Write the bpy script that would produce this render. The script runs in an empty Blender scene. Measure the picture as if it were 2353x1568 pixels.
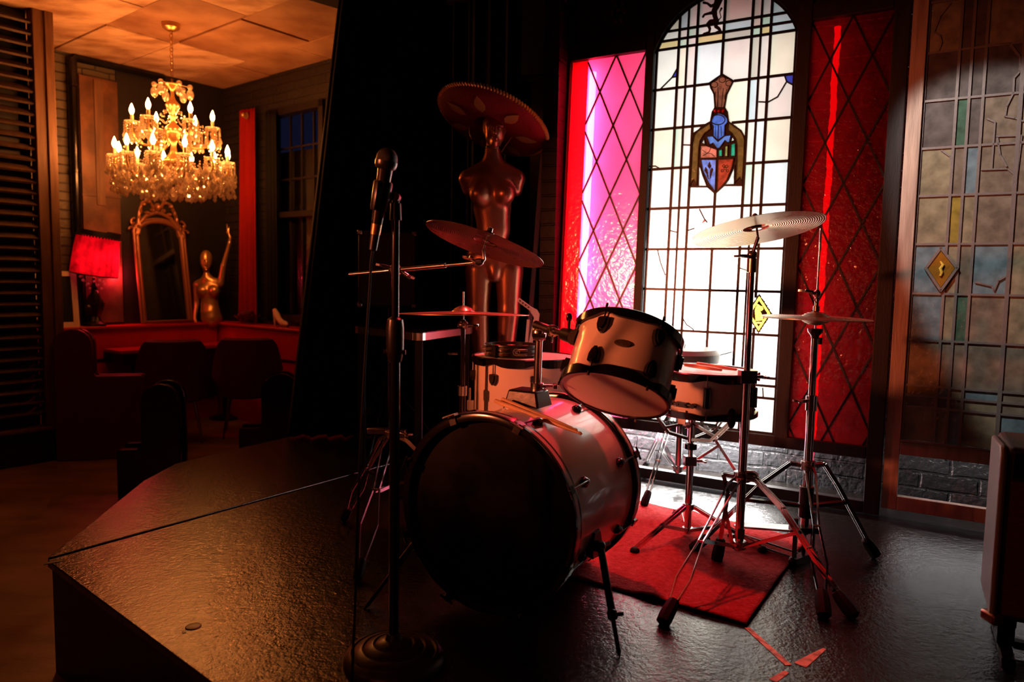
import bpy, bmesh, math, random
import numpy as np
from mathutils import Vector, Matrix
random.seed(7)
SC = bpy.context.scene
COL = SC.collection
PI = math.pi
# ------------------------------------------------------------------ camera
F_PX = 1650.0; PITCH = math.atan(139/1650.0); ROLL = .018; CAM_H = .97
_F = Vector((0, math.cos(PITCH), -math.sin(PITCH)))
_R0 = Vector((1, 0, 0)); _U0 = Vector((0, math.sin(PITCH), math.cos(PITCH)))
_R = _R0*math.cos(ROLL) + _U0*math.sin(ROLL)
_U = _U0*math.cos(ROLL) - _R0*math.sin(ROLL)
CAM = Vector((0, 0, CAM_H))
cd = bpy.data.cameras.new('camera'); cam = bpy.data.objects.new('camera', cd); COL.objects.link(cam)
m4 = Matrix.Identity(4)
for i in range(3):
    m4[i][0] = _R[i]; m4[i][1] = _U[i]; m4[i][2] = -_F[i]; m4[i][3] = CAM[i]
cam.matrix_world = m4
cd.sensor_width = 36; cd.lens = F_PX/2353*36; cd.clip_start = .05; cd.clip_end = 60
cd.dof.use_dof = True; cd.dof.focus_distance = 2.45; cd.dof.aperture_fstop = 3.0
SC.camera = cam
# ------------------------------------------------------------------ world, view
w = bpy.data.worlds.new('world'); SC.world = w; w.use_nodes = True
w.node_tree.nodes['Background'].inputs[0].default_value = (.05, .03, .03, 1)
w.node_tree.nodes['Background'].inputs[1].default_value = .06
SC.view_settings.view_transform = 'Standard'; SC.view_settings.look = 'None'
SC.view_settings.exposure = 0; SC.view_settings.gamma = 1; SC.view_settings.use_curve_mapping = False
cy = SC.cycles
cy.max_bounces = 7; cy.diffuse_bounces = 3; cy.glossy_bounces = 3; cy.transmission_bounces = 4
cy.transparent_max_bounces = 8; cy.caustics_reflective = False; cy.caustics_refractive = False
cy.sample_clamp_indirect = 3
def light(name, kind, loc, energy, color, size=.1, size_y=None, aim=None, spot=None, blend=.5):
    l = bpy.data.lights.new(name, kind); l.energy = energy; l.color = color
    if kind == 'AREA':
        l.shape = 'RECTANGLE' if size_y else 'SQUARE'; l.size = size
        if size_y: l.size_y = size_y
    else:
        l.shadow_soft_size = size
    if spot: l.spot_size = math.radians(spot); l.spot_blend = blend
    o = bpy.data.objects.new(name, l); COL.objects.link(o); o.location = loc
    if aim is not None:
        o.rotation_euler = (Vector(aim)-Vector(loc)).to_track_quat('-Z', 'Y').to_euler()
    return o
# screen frame: s runs left along the leaded screens, w up them (they lean back 2.9 deg), o behind them
SA = Vector((1.568, 2.989, 0)); SD = Vector((-.866, .5, 0)); SN0 = Vector((.5, .866, 0))
SV = (SN0*.05 + Vector((0, 0, 1))).normalized()
SN = SV.cross(SD); SN = SN if SN.dot(SN0) > 0 else -SN
def S(s, o, w): return SA + SD*s + SV*w + SN*o
def SW(s, o, z): return SA + SD*s + SN0*o + Vector((0, 0, z))      # upright wall parallel to the screens
# far room: K corner, wall A along L, wall B along M
K = Vector((-2.88, 7.2, 0)); L = Vector((-.613, -.79, 0)); M_ = Vector((.79, -.613, 0)); Z = Vector((0, 0, 1))
def KA(t, o, z): return K + L*t + M_*o + Z*z
def KB(t, o, z): return K + M_*t + L*o + Z*z
WARM = (1, .27, .07)
a = light('window_back_light', 'AREA', S(.80, .15, 1.12), 10, (1, .97, .90), .80, 2.05)
a2 = light('window_lower_light', 'AREA', S(.80, .14, .74), 24, (1, .98, .93), .54, .9)
a2.rotation_euler = (-SN).to_track_quat('-Z', 'Y').to_euler()
a.rotation_euler = (-SN).to_track_quat('-Z', 'Y').to_euler()
for nm, s0, e, ln in (('lower_back_light', 1.0, 72, .95), ('side_back_light', -.42, 1.4, .7)):
    b = light(nm, 'AREA', SW(s0, .19, .30), e, (1, .97, .95), ln, .04)
    b.rotation_euler = (0, 0, math.atan2(SD[1], SD[0]))
light('stage_red_spot', 'SPOT', (.15, 3.35, 2.62), 230, (1, .055, .065), .06, aim=(.45, 2.5, .3), spot=62, blend=.6)
light('warm_fill_spot', 'SPOT', (-3.1, .5, 1.5), 640, (1, .19, .07), .09, aim=(.1, 2.55, 1.1), spot=33, blend=.9)  # unseen orange spot, added to brighten the kit and the mannequin
light('warm_fill_lamp', 'POINT', (-3.4, .6, 2.0), 2.5, WARM, .25)  # weak warm fill light added out of view at the left
light('white_stage_spot', 'SPOT', S(.50, -.95, 2.5), 210, (1, .93, .88), .03, aim=S(-.56, 0, 1.18), spot=34, blend=.25)
light('front_fill_lamp', 'POINT', (-1.5, -.8, 1.5), 9, (1, .19, .08), .3)  # unseen red-orange fill added behind the camera for the drum fronts
# ------------------------------------------------------------------ unprojection of measured picture points onto real surfaces
def ray(x, y): return _F + _R*((x-1176.5)/F_PX) - _U*((y-784)/F_PX)
def at(x, y, Y): d = ray(x, y); return CAM + d*(Y/d[1])
def fl(x, y, z=0): d = ray(x, y); return CAM + d*((z-CAM_H)/d[2])
def onS(x, y, o=0):
    d = ray(x, y); P = CAM + d*(((SA+SN*o)-CAM).dot(SN)/d.dot(SN)); q = P-SA
    return (q.dot(SD), q.dot(SV))
# ------------------------------------------------------------------ materials
def mat(name, col, rough=.5, metal=0, bump=None, var=None, emis=None, coat=0, spec=.5, aniso=0, rvar=None):
    m = bpy.data.materials.new(name); m.use_nodes = True; nt = m.node_tree; N = nt.nodes; Lk = nt.links
    b = N['Principled BSDF']; b.inputs['Base Color'].default_value = (*col, 1)
    b.inputs['Roughness'].default_value = rough; b.inputs['Metallic'].default_value = metal
    b.inputs['Specular IOR Level'].default_value = spec; b.inputs['Coat Weight'].default_value = coat
    b.inputs['Coat Roughness'].default_value = .06
    tc = N.new('ShaderNodeTexCoord')
    def noise(sc, det=4, stretch=None):
        n = N.new('ShaderNodeTexNoise'); n.inputs['Scale'].default_value = sc; n.inputs['Detail'].default_value = det
        if stretch:
            mp = N.new('ShaderNodeMapping'); mp.inputs['Scale'].default_value = stretch
            Lk.new(tc.outputs['Object'], mp.inputs[0]); Lk.new(mp.outputs[0], n.inputs['Vector'])
        else: Lk.new(tc.outputs['Object'], n.inputs['Vector'])
        return n
    if var:   # (colour2, scale, lo, hi[, stretch])
        n = noise(var[1], 5, var[4] if len(var) > 4 else None); r = N.new('ShaderNodeValToRGB')
        r.color_ramp.elements[0].position = var[2]; r.color_ramp.elements[1].position = var[3]
        r.color_ramp.elements[0].color = (*col, 1); r.color_ramp.elements[1].color = (*var[0], 1)
        Lk.new(n.outputs[0], r.inputs[0]); Lk.new(r.outputs[0], b.inputs['Base Color'])
    if rvar:  # (scale, lo, hi)
        n = noise(rvar[0], 5); mr = N.new('ShaderNodeMapRange'); mr.inputs[1].default_value = .3; mr.inputs[2].default_value = .7
        mr.inputs[3].default_value = rvar[1]; mr.inputs[4].default_value = rvar[2]
        Lk.new(n.outputs[0], mr.inputs[0]); Lk.new(mr.outputs[0], b.inputs['Roughness'])
    if bump:  # list of (scale, distance[, stretch])
        prev = None
        for bp in bump:
            n = noise(bp[0], 6, bp[2] if len(bp) > 2 else None); bn = N.new('ShaderNodeBump'); bn.inputs['Distance'].default_value = bp[1]
            Lk.new(n.outputs[0], bn.inputs['Height'])
            if prev: Lk.new(prev.outputs[0], bn.inputs['Normal'])
            prev = bn
        Lk.new(prev.outputs[0], b.inputs['Normal'])
    if emis:
        b.inputs['Emission Color'].default_value = (*emis[0], 1); b.inputs['Emission Strength'].default_value = emis[1]
    return m
def glassmat(name, col, transp=0.0, var=.12, gloss=.08, bumpd=.002, tcol=None, sc=9, diff=0):
    """opalescent / cathedral glass: light behind it shines through"""
    m = bpy.data.materials.new(name); m.use_nodes = True; nt = m.node_tree; N = nt.nodes; Lk = nt.links
    N.remove(N['Principled BSDF']); out = N['Material Output']
    tc = N.new('ShaderNodeTexCoord'); n = N.new('ShaderNodeTexNoise'); n.inputs['Scale'].default_value = sc; n.inputs['Detail'].default_value = 5
    Lk.new(tc.outputs['Object'], n.inputs['Vector'])
    r = N.new('ShaderNodeValToRGB'); r.color_ramp.elements[0].position = .3; r.color_ramp.elements[1].position = .7
    r.color_ramp.elements[0].color = (*[c*(1-var*2) for c in col], 1); r.color_ramp.elements[1].color = (*col, 1)
    Lk.new(n.outputs[0], r.inputs[0])
    bn = N.new('ShaderNodeBump'); bn.inputs['Distance'].default_value = bumpd
    n2 = N.new('ShaderNodeTexNoise'); n2.inputs['Scale'].default_value = 45; Lk.new(tc.outputs['Object'], n2.inputs['Vector'])
    Lk.new(n2.outputs[0], bn.inputs['Height'])
    t = N.new('ShaderNodeBsdfTranslucent'); Lk.new(r.outputs[0], t.inputs[0])
    last = t
    if transp > 0:
        tr = N.new('ShaderNodeBsdfTransparent'); tr.inputs[0].default_value = (*(tcol or col), 1)
        mx = N.new('ShaderNodeMixShader'); mx.inputs[0].default_value = transp
        Lk.new(t.outputs[0], mx.inputs[1]); Lk.new(tr.outputs[0], mx.inputs[2]); last = mx
    if diff:
        df = N.new('ShaderNodeBsdfDiffuse'); Lk.new(r.outputs[0], df.inputs[0]); mx = N.new('ShaderNodeMixShader'); mx.inputs[0].default_value = diff
        Lk.new(last.outputs[0], mx.inputs[1]); Lk.new(df.outputs[0], mx.inputs[2]); last = mx
    g = N.new('ShaderNodeBsdfGlossy'); g.inputs['Roughness'].default_value = .16; Lk.new(bn.outputs[0], g.inputs['Normal'])
    mx2 = N.new('ShaderNodeMixShader'); mx2.inputs[0].default_value = gloss
    Lk.new(last.outputs[0], mx2.inputs[1]); Lk.new(g.outputs[0], mx2.inputs[2]); Lk.new(mx2.outputs[0], out.inputs[0])
    return m
def emit(name, col, st):
    m = bpy.data.materials.new(name); m.use_nodes = True; N = m.node_tree.nodes; N.remove(N['Principled BSDF'])
    e = N.new('ShaderNodeEmission'); e.inputs[0].default_value = (*col, 1); e.inputs[1].default_value = st
    m.node_tree.links.new(e.outputs[0], N['Material Output'].inputs[0]); return m
def brickmat(name, c1, c2, mortar, sc_w, sc_h, rough, uv_axes, bumpd=.006, gloss=None, grit=.006, spec=.5):
    """brick pattern laid along wall direction uv_axes (unit vector) and z"""
    m = bpy.data.materials.new(name); m.use_nodes = True; nt = m.node_tree; N = nt.nodes; Lk = nt.links; b = N['Principled BSDF']
    tc = N.new('ShaderNodeTexCoord'); dot = N.new('ShaderNodeVectorMath'); dot.operation = 'DOT_PRODUCT'; dot.inputs[1].default_value = uv_axes
    Lk.new(tc.outputs['Object'], dot.inputs[0]); sp = N.new('ShaderNodeSeparateXYZ'); Lk.new(tc.outputs['Object'], sp.inputs[0])
    nz = N.new('ShaderNodeTexNoise'); nz.inputs['Scale'].default_value = 7; Lk.new(tc.outputs['Object'], nz.inputs['Vector'])
    ad = N.new('ShaderNodeMath'); ad.operation = 'MULTIPLY_ADD'; ad.inputs[1].default_value = .022; Lk.new(nz.outputs[0], ad.inputs[0]); Lk.new(sp.outputs[2], ad.inputs[2])
    ad2 = N.new('ShaderNodeMath'); ad2.operation = 'MULTIPLY_ADD'; ad2.inputs[1].default_value = .03; Lk.new(nz.outputs[0], ad2.inputs[0]); Lk.new(dot.outputs['Value'], ad2.inputs[2])
    cb = N.new('ShaderNodeCombineXYZ'); Lk.new(ad2.outputs[0], cb.inputs[0]); Lk.new(ad.outputs[0], cb.inputs[1])
    br = N.new('ShaderNodeTexBrick'); br.inputs['Scale'].default_value = 1; br.inputs['Brick Width'].default_value = sc_w; br.inputs['Row Height'].default_value = sc_h
    br.inputs['Mortar Size'].default_value = .008; br.inputs['Mortar Smooth'].default_value = .6; br.inputs['Bias'].default_value = 0
    br.inputs['Color1'].default_value = (*c1, 1); br.inputs['Color2'].default_value = (*c2, 1); br.inputs['Mortar'].default_value = (*mortar, 1)
    Lk.new(cb.outputs[0], br.inputs['Vector']); Lk.new(br.outputs[0], b.inputs['Base Color'])
    inv = N.new('ShaderNodeMath'); inv.operation = 'SUBTRACT'; inv.inputs[0].default_value = 1; Lk.new(br.outputs[1], inv.inputs[1])
    b1 = N.new('ShaderNodeBump'); b1.inputs['Distance'].default_value = bumpd; Lk.new(inv.outputs[0], b1.inputs['Height'])
    n2 = N.new('ShaderNodeTexNoise'); n2.inputs['Scale'].default_value = 34; n2.inputs['Detail'].default_value = 6; Lk.new(tc.outputs['Object'], n2.inputs['Vector'])
    b2 = N.new('ShaderNodeBump'); b2.inputs['Distance'].default_value = grit; Lk.new(n2.outputs[0], b2.inputs['Height']); Lk.new(b1.outputs[0], b2.inputs['Normal'])
    Lk.new(b2.outputs[0], b.inputs['Normal']); b.inputs['Roughness'].default_value = rough; b.inputs['Specular IOR Level'].default_value = spec
    return m
# ------------------------------------------------------------------ mesh builder
def basis(ax):
    ax = Vector(ax).normalized(); h = Vector((0, 0, 1)) if abs(ax.z) < .9 else Vector((1, 0, 0))
    u = h.cross(ax).normalized(); return u, ax.cross(u), ax
class MB:
    def __init__(s): s.v = []; s.f = []; s.m = []; s.cur = 0
    def add(s, vs, fs):
        n = len(s.v); s.v += [Vector(p) for p in vs]; s.f += [tuple(i+n for i in f) for f in fs]; s.m += [s.cur]*len(fs); return s
    def bx(s, fr, a0, a1, b0, b1, c0, c1):
        s.add([fr(x, y, z) for z in (c0, c1) for y in (b0, b1) for x in (a0, a1)],
              [(0, 2, 3, 1), (4, 5, 7, 6), (0, 1, 5, 4), (2, 6, 7, 3), (0, 4, 6, 2), (1, 3, 7, 5)]); return s
    def box(s, c, dx, dy, dz, rz=0, tilt=None):
        R = Matrix.Rotation(rz, 3, 'Z'); R = (Matrix.Rotation(tilt[0], 3, tilt[1]) @ R) if tilt else R; c = Vector(c)
        return s.bx(lambda x, y, z: c + R @ Vector((x, y, z)), -dx/2, dx/2, -dy/2, dy/2, -dz/2, dz/2)
    def cyl(s, p, q, r, r2=None, n=14, caps=True):
        return s.lathe(p, Vector(q)-Vector(p), [(r, 0), (r if r2 is None else r2, (Vector(q)-Vector(p)).length)], n, caps)
    def lathe(s, c, ax, prof, n=40, caps=True, hfun=None, rfun=None, a0=0, a1=2*PI):
        u, v, ax = basis(ax); c = Vector(c); vs = []; full = abs(a1-a0-2*PI) < 1e-6
        m = n if full else n+1
        for j, (r, h) in enumerate(prof):
            for i in range(m):
                t = a0+(a1-a0)*i/n; hh = h+(hfun(j, t) if hfun else 0); rr = r*(rfun(j, t) if rfun else 1)
                vs.append(c+u*(rr*math.cos(t))+v*(rr*math.sin(t))+ax*hh)
        fs = []
        for j in range(len(prof)-1):
            for i in range(n):
                k = (i+1) % m; fs.append((j*m+i, j*m+k, (j+1)*m+k, (j+1)*m+i))
        if caps and full:
            if prof[0][0] > 1e-5: fs.append(tuple(range(m-1, -1, -1)))
            if prof[-1][0] > 1e-5: fs.append(tuple((len(prof)-1)*m+i for i in range(m)))
        return s.add(vs, fs)
    def tube(s, pts, r, n=8, closed=False, flat=None):
        pts = [Vector(p) for p in pts]; N = len(pts); vs = []; up = None
        for i, p in enumerate(pts):
            if closed: t = pts[(i+1) % N]-pts[i-1]
            else: t = pts[min(i+1, N-1)]-pts[max(i-1, 0)]
            t.normalize()
            if up is None: up = basis(t)[0]
            up = (up-t*up.dot(t)).normalized(); sd = t.cross(up); rr = r[i] if isinstance(r, (list, tuple)) else r
            for k in range(n):
                a = 2*PI*k/n; vs.append(p+up*(rr*math.cos(a))+sd*(rr*math.sin(a)*(flat or 1)))
        fs = []
        for i in range(N if closed else N-1):
            for k in range(n):
                a, b = i*n, ((i+1) % N)*n; fs.append((a+k, a+(k+1) % n, b+(k+1) % n, b+k))
        if not closed: fs += [tuple(range(n-1, -1, -1)), tuple((N-1)*n+k for k in range(n))]
        return s.add(vs, fs)
    def bar(s, p, q, w_, t_, side):
        p, q = Vector(p), Vector(q); d = (q-p).normalized(); sd = Vector(side); sd = (sd-d*sd.dot(d)).normalized(); nn = d.cross(sd)
        L_ = (q-p).length
        return s.bx(lambda x, y, z: p+sd*x+nn*y+d*z, -w_/2, w_/2, -t_/2, t_/2, 0, L_)
    def ell(s, c, r, n=20, R=None):
        c = Vector(c); r = (r, r, r) if not isinstance(r, (tuple, list)) else r; k = n//2
        vs = [c+(R @ Vector((0, 0, -r[2])) if R else Vector((0, 0, -r[2])))]
        for j in range(1, k):
            ph = -PI/2+PI*j/k
            for i in range(n):
                th = 2*PI*i/n; q = Vector((r[0]*math.cos(ph)*math.cos(th), r[1]*math.cos(ph)*math.sin(th), r[2]*math.sin(ph)))
                vs.append(c+(R @ q if R else q))
        vs.append(c+(R @ Vector((0, 0, r[2])) if R else Vector((0, 0, r[2]))))
        fs = [(0, 1+(i+1) % n, 1+i) for i in range(n)]
        for j in range(k-2):
            for i in range(n): a = 1+j*n; fs.append((a+i, a+(i+1) % n, a+n+(i+1) % n, a+n+i))
        e = len(vs)-1; a = 1+(k-2)*n; fs += [(a+i, a+(i+1) % n, e) for i in range(n)]
        return s.add(vs, fs)
    def prism(s, fr, pts, c0, c1):
        n = len(pts); ar = sum(pts[i][0]*pts[(i+1) % n][1]-pts[(i+1) % n][0]*pts[i][1] for i in range(n))
        if ar < 0: pts = pts[::-1]
        s.add([fr(x, y, c0) for x, y in pts]+[fr(x, y, c1) for x, y in pts],
              [tuple(range(n-1, -1, -1)), tuple(range(n, 2*n))]+[(i, (i+1) % n, n+(i+1) % n, n+i) for i in range(n)]); return s
    def sheet(s, fr, u0, u1, nu, v0, v1, nv):
        vs = [fr(u0+(u1-u0)*i/nu, v0+(v1-v0)*j/nv) for j in range(nv+1) for i in range(nu+1)]
        return s.add(vs, [(j*(nu+1)+i, j*(nu+1)+i+1, (j+1)*(nu+1)+i+1, (j+1)*(nu+1)+i) for j in range(nv) for i in range(nu)])
    def build(s, name, mats, parent=None, smooth=True, bev=0, fix=True, loc=None):
        me = bpy.data.meshes.new(name); org = parent.matrix_world.translation.copy() if parent else Vector(loc or (0, 0, 0))
        if parent: org = Vector(ROOT.get(parent.name, (0, 0, 0)))
        me.from_pydata([p-org for p in s.v], [], s.f); me.validate()
        for x in (mats if isinstance(mats, (list, tuple)) else [mats]): me.materials.append(x)
        if len(me.polygons) == len(s.m): me.polygons.foreach_set('material_index', s.m)
        if fix:
            bm = bmesh.new(); bm.from_mesh(me); bmesh.ops.recalc_face_normals(bm, faces=bm.faces); bm.to_mesh(me); bm.free()
        if smooth:
            me.polygons.foreach_set('use_smooth', [True]*len(me.polygons)); me.set_sharp_from_angle(angle=math.radians(38))
        me.update()
        o = bpy.data.objects.new(name, me); COL.objects.link(o)
        if parent: o.parent = parent; ROOT[o.name] = org
        else: o.location = org; ROOT[o.name] = org
        if bev:
            b = o.modifiers.new('bevel', 'BEVEL'); b.width = bev; b.segments = 2; b.limit_method = 'ANGLE'
        return o
ROOT = {}
def thing(name, label, cat, loc, group=None):
    o = bpy.data.objects.new(name, None); o.empty_display_size = .05; COL.objects.link(o); o.location = loc; ROOT[o.name] = Vector(loc)
    o['label'] = label; o['category'] = cat
    if group: o['group'] = group
    return o
def tag(o, label, cat, group=None):
    o['label'] = label; o['category'] = cat
    if group: o['group'] = group
    return o
def struct(o): o['kind'] = 'structure'; return o
def copy_thing(o, label=None, loc=None, rz=None):
    kids = [c for c in bpy.data.objects if c.parent == o]; r = o.copy(); COL.objects.link(r)
    if label: r['label'] = label
    if loc is not None: r.location = loc
    if rz is not None: r.rotation_euler = (0, 0, rz)
    for c in kids: k = c.copy(); COL.objects.link(k); k.parent = r
    return r
# ------------------------------------------------------------------ smooth implicit bodies
def surface_net(fn, lo, hi, h):
    lo = np.array(lo); n = np.ceil((np.array(hi)-lo)/h).astype(int)+1
    g = [lo[i]+h*np.arange(n[i]) for i in range(3)]; X, Y, Zz = np.meshgrid(*g, indexing='ij'); V = fn(np.stack([X, Y, Zz], -1))
    sg = V < 0; c = [slice(None, -1), slice(1, None)]
    cnt = np.zeros(n-1); acc = np.zeros((*(n-1), 3)); base = np.stack([X, Y, Zz], -1)[:-1, :-1, :-1]
    cor = [(i, j, k) for i in (0, 1) for j in (0, 1) for k in (0, 1)]
    for a in cor:
        for ax in range(3):
            if a[ax]: continue
            b = list(a); b[ax] = 1
            va = V[c[a[0]], c[a[1]], c[a[2]]]; vb = V[c[b[0]], c[b[1]], c[b[2]]]; mk = (va < 0) != (vb < 0)
            t = np.where(mk, va/np.where(mk, va-vb, 1), 0)
            off = np.array(a)*h*np.ones((*(n-1), 1)); off[..., ax] += t*h
            acc += np.where(mk[..., None], off, 0); cnt += mk
    act = cnt > 0; idx = -np.ones(n-1, int); idx[act] = np.arange(act.sum())
    P = base[act]+acc[act]/cnt[act][:, None]; fs = []
    for ax in range(3):
        o = [i for i in range(3) if i != ax]; sa = [slice(None)]*3; sb = [slice(None)]*3; sa[ax] = slice(None, -1); sb[ax] = slice(1, None)
        ch = sg[tuple(sa)] != sg[tuple(sb)]; I = np.argwhere(ch)
        ok = (I[:, o[0]] > 0) & (I[:, o[1]] > 0) & (I[:, o[0]] < n[o[0]]-1) & (I[:, o[1]] < n[o[1]]-1); I = I[ok]
        q = []
        for d in ((0, 0), (1, 0), (1, 1), (0, 1)):
            J = I.copy(); J[:, o[0]] -= d[0]; J[:, o[1]] -= d[1]; q.append(idx[J[:, 0], J[:, 1], J[:, 2]])
        fs.append(np.stack(q, 1))
    return P, np.concatenate(fs)
def smin(a, b, k):
    h = np.clip(.5+.5*(b-a)/k, 0, 1); return b*(1-h)+a*h-k*h*(1-h)
def body(prims, h, pad=.03):
    """prims: ('c', p, q, r1, r2, k) tapered limb; ('e', c, r, k) ellipsoid; ('-', c, r, k) carved ellipsoid"""
    los, his = [], []
    for p in prims:
        if p[0] == 'c':
            for q, r in ((p[1], p[3]), (p[2], p[4])): los.append([q[i]-r for i in range(3)]); his.append([q[i]+r for i in range(3)])
        elif p[0] == 'e': los.append([p[1][i]-p[2][i] for i in range(3)]); his.append([p[1][i]+p[2][i] for i in range(3)])
    lo = np.min(los, 0)-pad; hi = np.max(his, 0)+pad
    def fn(Q):
        d = None
        for p in prims:
            if p[0] == 'c':
                a = np.array(p[1]); ba = np.array(p[2])-a; pa = Q-a; t = np.clip((pa @ ba)/(ba @ ba), 0, 1)
                e = np.linalg.norm(pa-t[..., None]*ba, axis=-1)-(p[3]+(p[4]-p[3])*t)
            else:
                r = np.array(p[2]); q = (Q-np.array(p[1])); k0 = np.linalg.norm(q/r, axis=-1); k1 = np.linalg.norm(q/(r*r), axis=-1)+1e-9; e = k0*(k0-1)/k1
            k = p[-1]
            if d is None: d = e
            elif p[0] == '-': d = -smin(-d, e, k)
            else: d = smin(d, e, k)
        return d
    P, Fq = surface_net(fn, lo, hi, h); mb = MB(); mb.add([tuple(x) for x in P], [tuple(int(i) for i in f) for f in Fq]); return mb
# ================================================================== materials
STAGE = mat('black_painted_deck', (.004, .0035, .003), .34, var=((.010, .008, .006), 30, .35, .75, (1, 2.5, 1)), bump=[(150, .0011), (60, .0019), (14, .002)], rvar=(60, .16, .24), spec=1.0, coat=.0)
STAGE.node_tree.nodes['Principled BSDF'].inputs['Coat Roughness'].default_value = .25
FLOORM = mat('worn_dark_floor', (.15, .09, .055), .42, var=((.32, .19, .11), 2.2, .35, .7, (1, 3, 1)), bump=[(40, .001), (6, .003)], rvar=(3, .3, .6))
BLACK = mat('black_paint', (.008, .007, .007), .45, bump=[(30, .001)])
BLACKG = mat('black_gloss', (.006, .005, .005), .16, spec=.5)
BRICK = brickmat('black_gloss_brick', (.016, .016, .017), (.030, .030, .032), (.02, .02, .021), .225, .075, .16, tuple(SD), .020, grit=.013)
COLM = brickmat('black_painted_column', (.008, .007, .008), (.01, .009, .01), (.007, .006, .007), .225, .075, .4, tuple(SD), .002, grit=.001, spec=.12)
BRICKF = brickmat('tan_grimy_brick', (.07, .055, .035), (.12, .095, .06), (.03, .022, .016), .22, .075, .5, tuple(L), .006)
BRICKB = brickmat('dark_painted_brick', (.010, .008, .007), (.015, .012, .011), (.006, .005, .005), .22, .075, .5, tuple(M_), .004)
CEIL = mat('stained_plaster_board', (.36, .19, .10), .7, var=((.74, .52, .34), 2.6, .38, .62, (1, 2.2, 1)), bump=[(5, .01), (25, .003)])
CEILD = mat('darker_plaster_board', (.24, .11, .055), .7, var=((.48, .28, .16), 3, .35, .7), bump=[(5, .01)])
DWOOD = mat('dark_stained_wood', (.006, .004, .0035), .48, var=((.013, .008, .007), 6, .4, .7, (6, 6, .6)), bump=[(60, .0006, (4, 4, .4))], spec=.3)
BWOOD = mat('worn_brown_wood', (.24, .16, .12), .45, var=((.40, .28, .21), 9, .35, .7, (5, 5, .4)), bump=[(50, .001, (4, 4, .3))])
OLDW = mat('old_orange_wood', (.10, .045, .022), .5, var=((.19, .09, .042), 8, .35, .7, (4, 4, .4)), bump=[(50, .001, (4, 4, .3))])
SLATW = mat('dark_old_wood', (.045, .022, .012), .55, var=((.09, .045, .024), 8, .35, .7, (4, 4, .4)), bump=[(50, .001, (4, 4, .3))])
LEAD = mat('black_lead', (.012, .010, .010), .35, metal=.3, bump=[(50, .0008)])
GLEAD = mat('grey_lead', (.22, .19, .175), .4, metal=.6, bump=[(60, .001)])
CHROME = mat('chrome', (.78, .76, .76), .13, metal=1, bump=[(60, .0002)])
CHROMED = mat('worn_chrome', (.5, .47, .46), .24, metal=1, var=((.3, .26, .24), 12, .4, .7))
RUBBER = mat('black_rubber', (.004, .004, .004), .7, spec=.2)
PLASTIC = mat('black_plastic', (.01, .009, .009), .3, bump=[(40, .0005)])
SHELL = mat('ivory_drum_wrap', (.80, .64, .54), .22, var=((.84, .69, .59), 4, .4, .7), coat=.5)
HEAD = mat('white_drum_head', (.80, .74, .70), .38, bump=[(120, .0003)])
BHEAD = mat('black_drum_head', (.002, .002, .002), .4, spec=.12, bump=[(3, .002)], var=((.012, .011, .011), 6, .45, .6))
STICK = mat('hickory_stick', (.72, .47, .26), .38, var=((.6, .36, .18), 14, .4, .7, (1, 1, 6)))
COPPER = mat('copper_bronze_paint', (.46, .185, .10), .28, metal=.75, bump=[(90, .0002)], rvar=(5, .27, .38))
GOLDP = mat('tarnished_gold_paint', (.55, .33, .14), .3, metal=.7, bump=[(40, .0006)])
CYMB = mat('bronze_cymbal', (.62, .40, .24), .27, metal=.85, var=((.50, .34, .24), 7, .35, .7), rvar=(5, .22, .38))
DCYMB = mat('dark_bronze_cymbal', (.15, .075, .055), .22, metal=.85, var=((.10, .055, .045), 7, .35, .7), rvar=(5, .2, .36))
def groove(m, depth=.0004, sc=260):
    nt = m.node_tree; N = nt.nodes; Lk = nt.links; tc = N.new('ShaderNodeTexCoord'); ln = N.new('ShaderNodeVectorMath'); ln.operation = 'LENGTH'
    Lk.new(tc.outputs['Object'], ln.inputs[0]); mu = N.new('ShaderNodeMath'); mu.operation = 'MULTIPLY'; mu.inputs[1].default_value = sc
    Lk.new(ln.outputs['Value'], mu.inputs[0]); si = N.new('ShaderNodeMath'); si.operation = 'SINE'; Lk.new(mu.outputs[0], si.inputs[0])
    b = N.new('ShaderNodeBump'); b.inputs['Distance'].default_value = depth; Lk.new(si.outputs[0], b.inputs['Height'])
    Lk.new(b.outputs[0], N['Principled BSDF'].inputs['Normal'])
groove(CYMB, .0005, 900); groove(DCYMB, .0005, 900)
REDRUG = mat('red_carpet', (.34, .018, .02), .95, var=((.50, .05, .05), 55, .35, .7), bump=[(150, .006), (40, .004)], spec=.1)
REDP = mat('red_painted_wood', (.42, .012, .010), .32, bump=[(30, .0008)])
REDV = mat('dark_red_velvet', (.10, .006, .008), .75, bump=[(60, .001)])
REDC = mat('red_curtain_cloth', (.24, .007, .006), .8, bump=[(80, .001, (1, 1, .1))], spec=.1)
CURT = mat('black_velvet_curtain', (.006, .0055, .006), .85, bump=[(60, .001)], spec=.15)
TAPE = mat('gold_floor_tape', (.85, .62, .32), .5, var=((.28, .15, .06), 30, .45, .65), bump=[(120, .001)])
MIRROR = mat('mirror_glass', (.75, .70, .66), .06, metal=1, bump=[(2, .0008)])
OLDMIR = mat('dark_mirror_glass', (.26, .22, .20), .10, metal=1, bump=[(3, .001)])
GREYM = mat('grey_painted_metal', (.72, .68, .76), .4, metal=.2)
RUST = mat('rusty_sheet_metal', (.09, .040, .022), .45, metal=.25, var=((.20, .085, .04), 7, .4, .7), bump=[(6, .004), (30, .001)], rvar=(5, .3, .6))
# ================================================================== setting
# main floor
b = MB(); b.bx(lambda x, y, z: Vector((x, y, z)), -9, 6, -4, 11, -.5, -.4); struct(b.build('floor', FLOORM, smooth=False))
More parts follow.
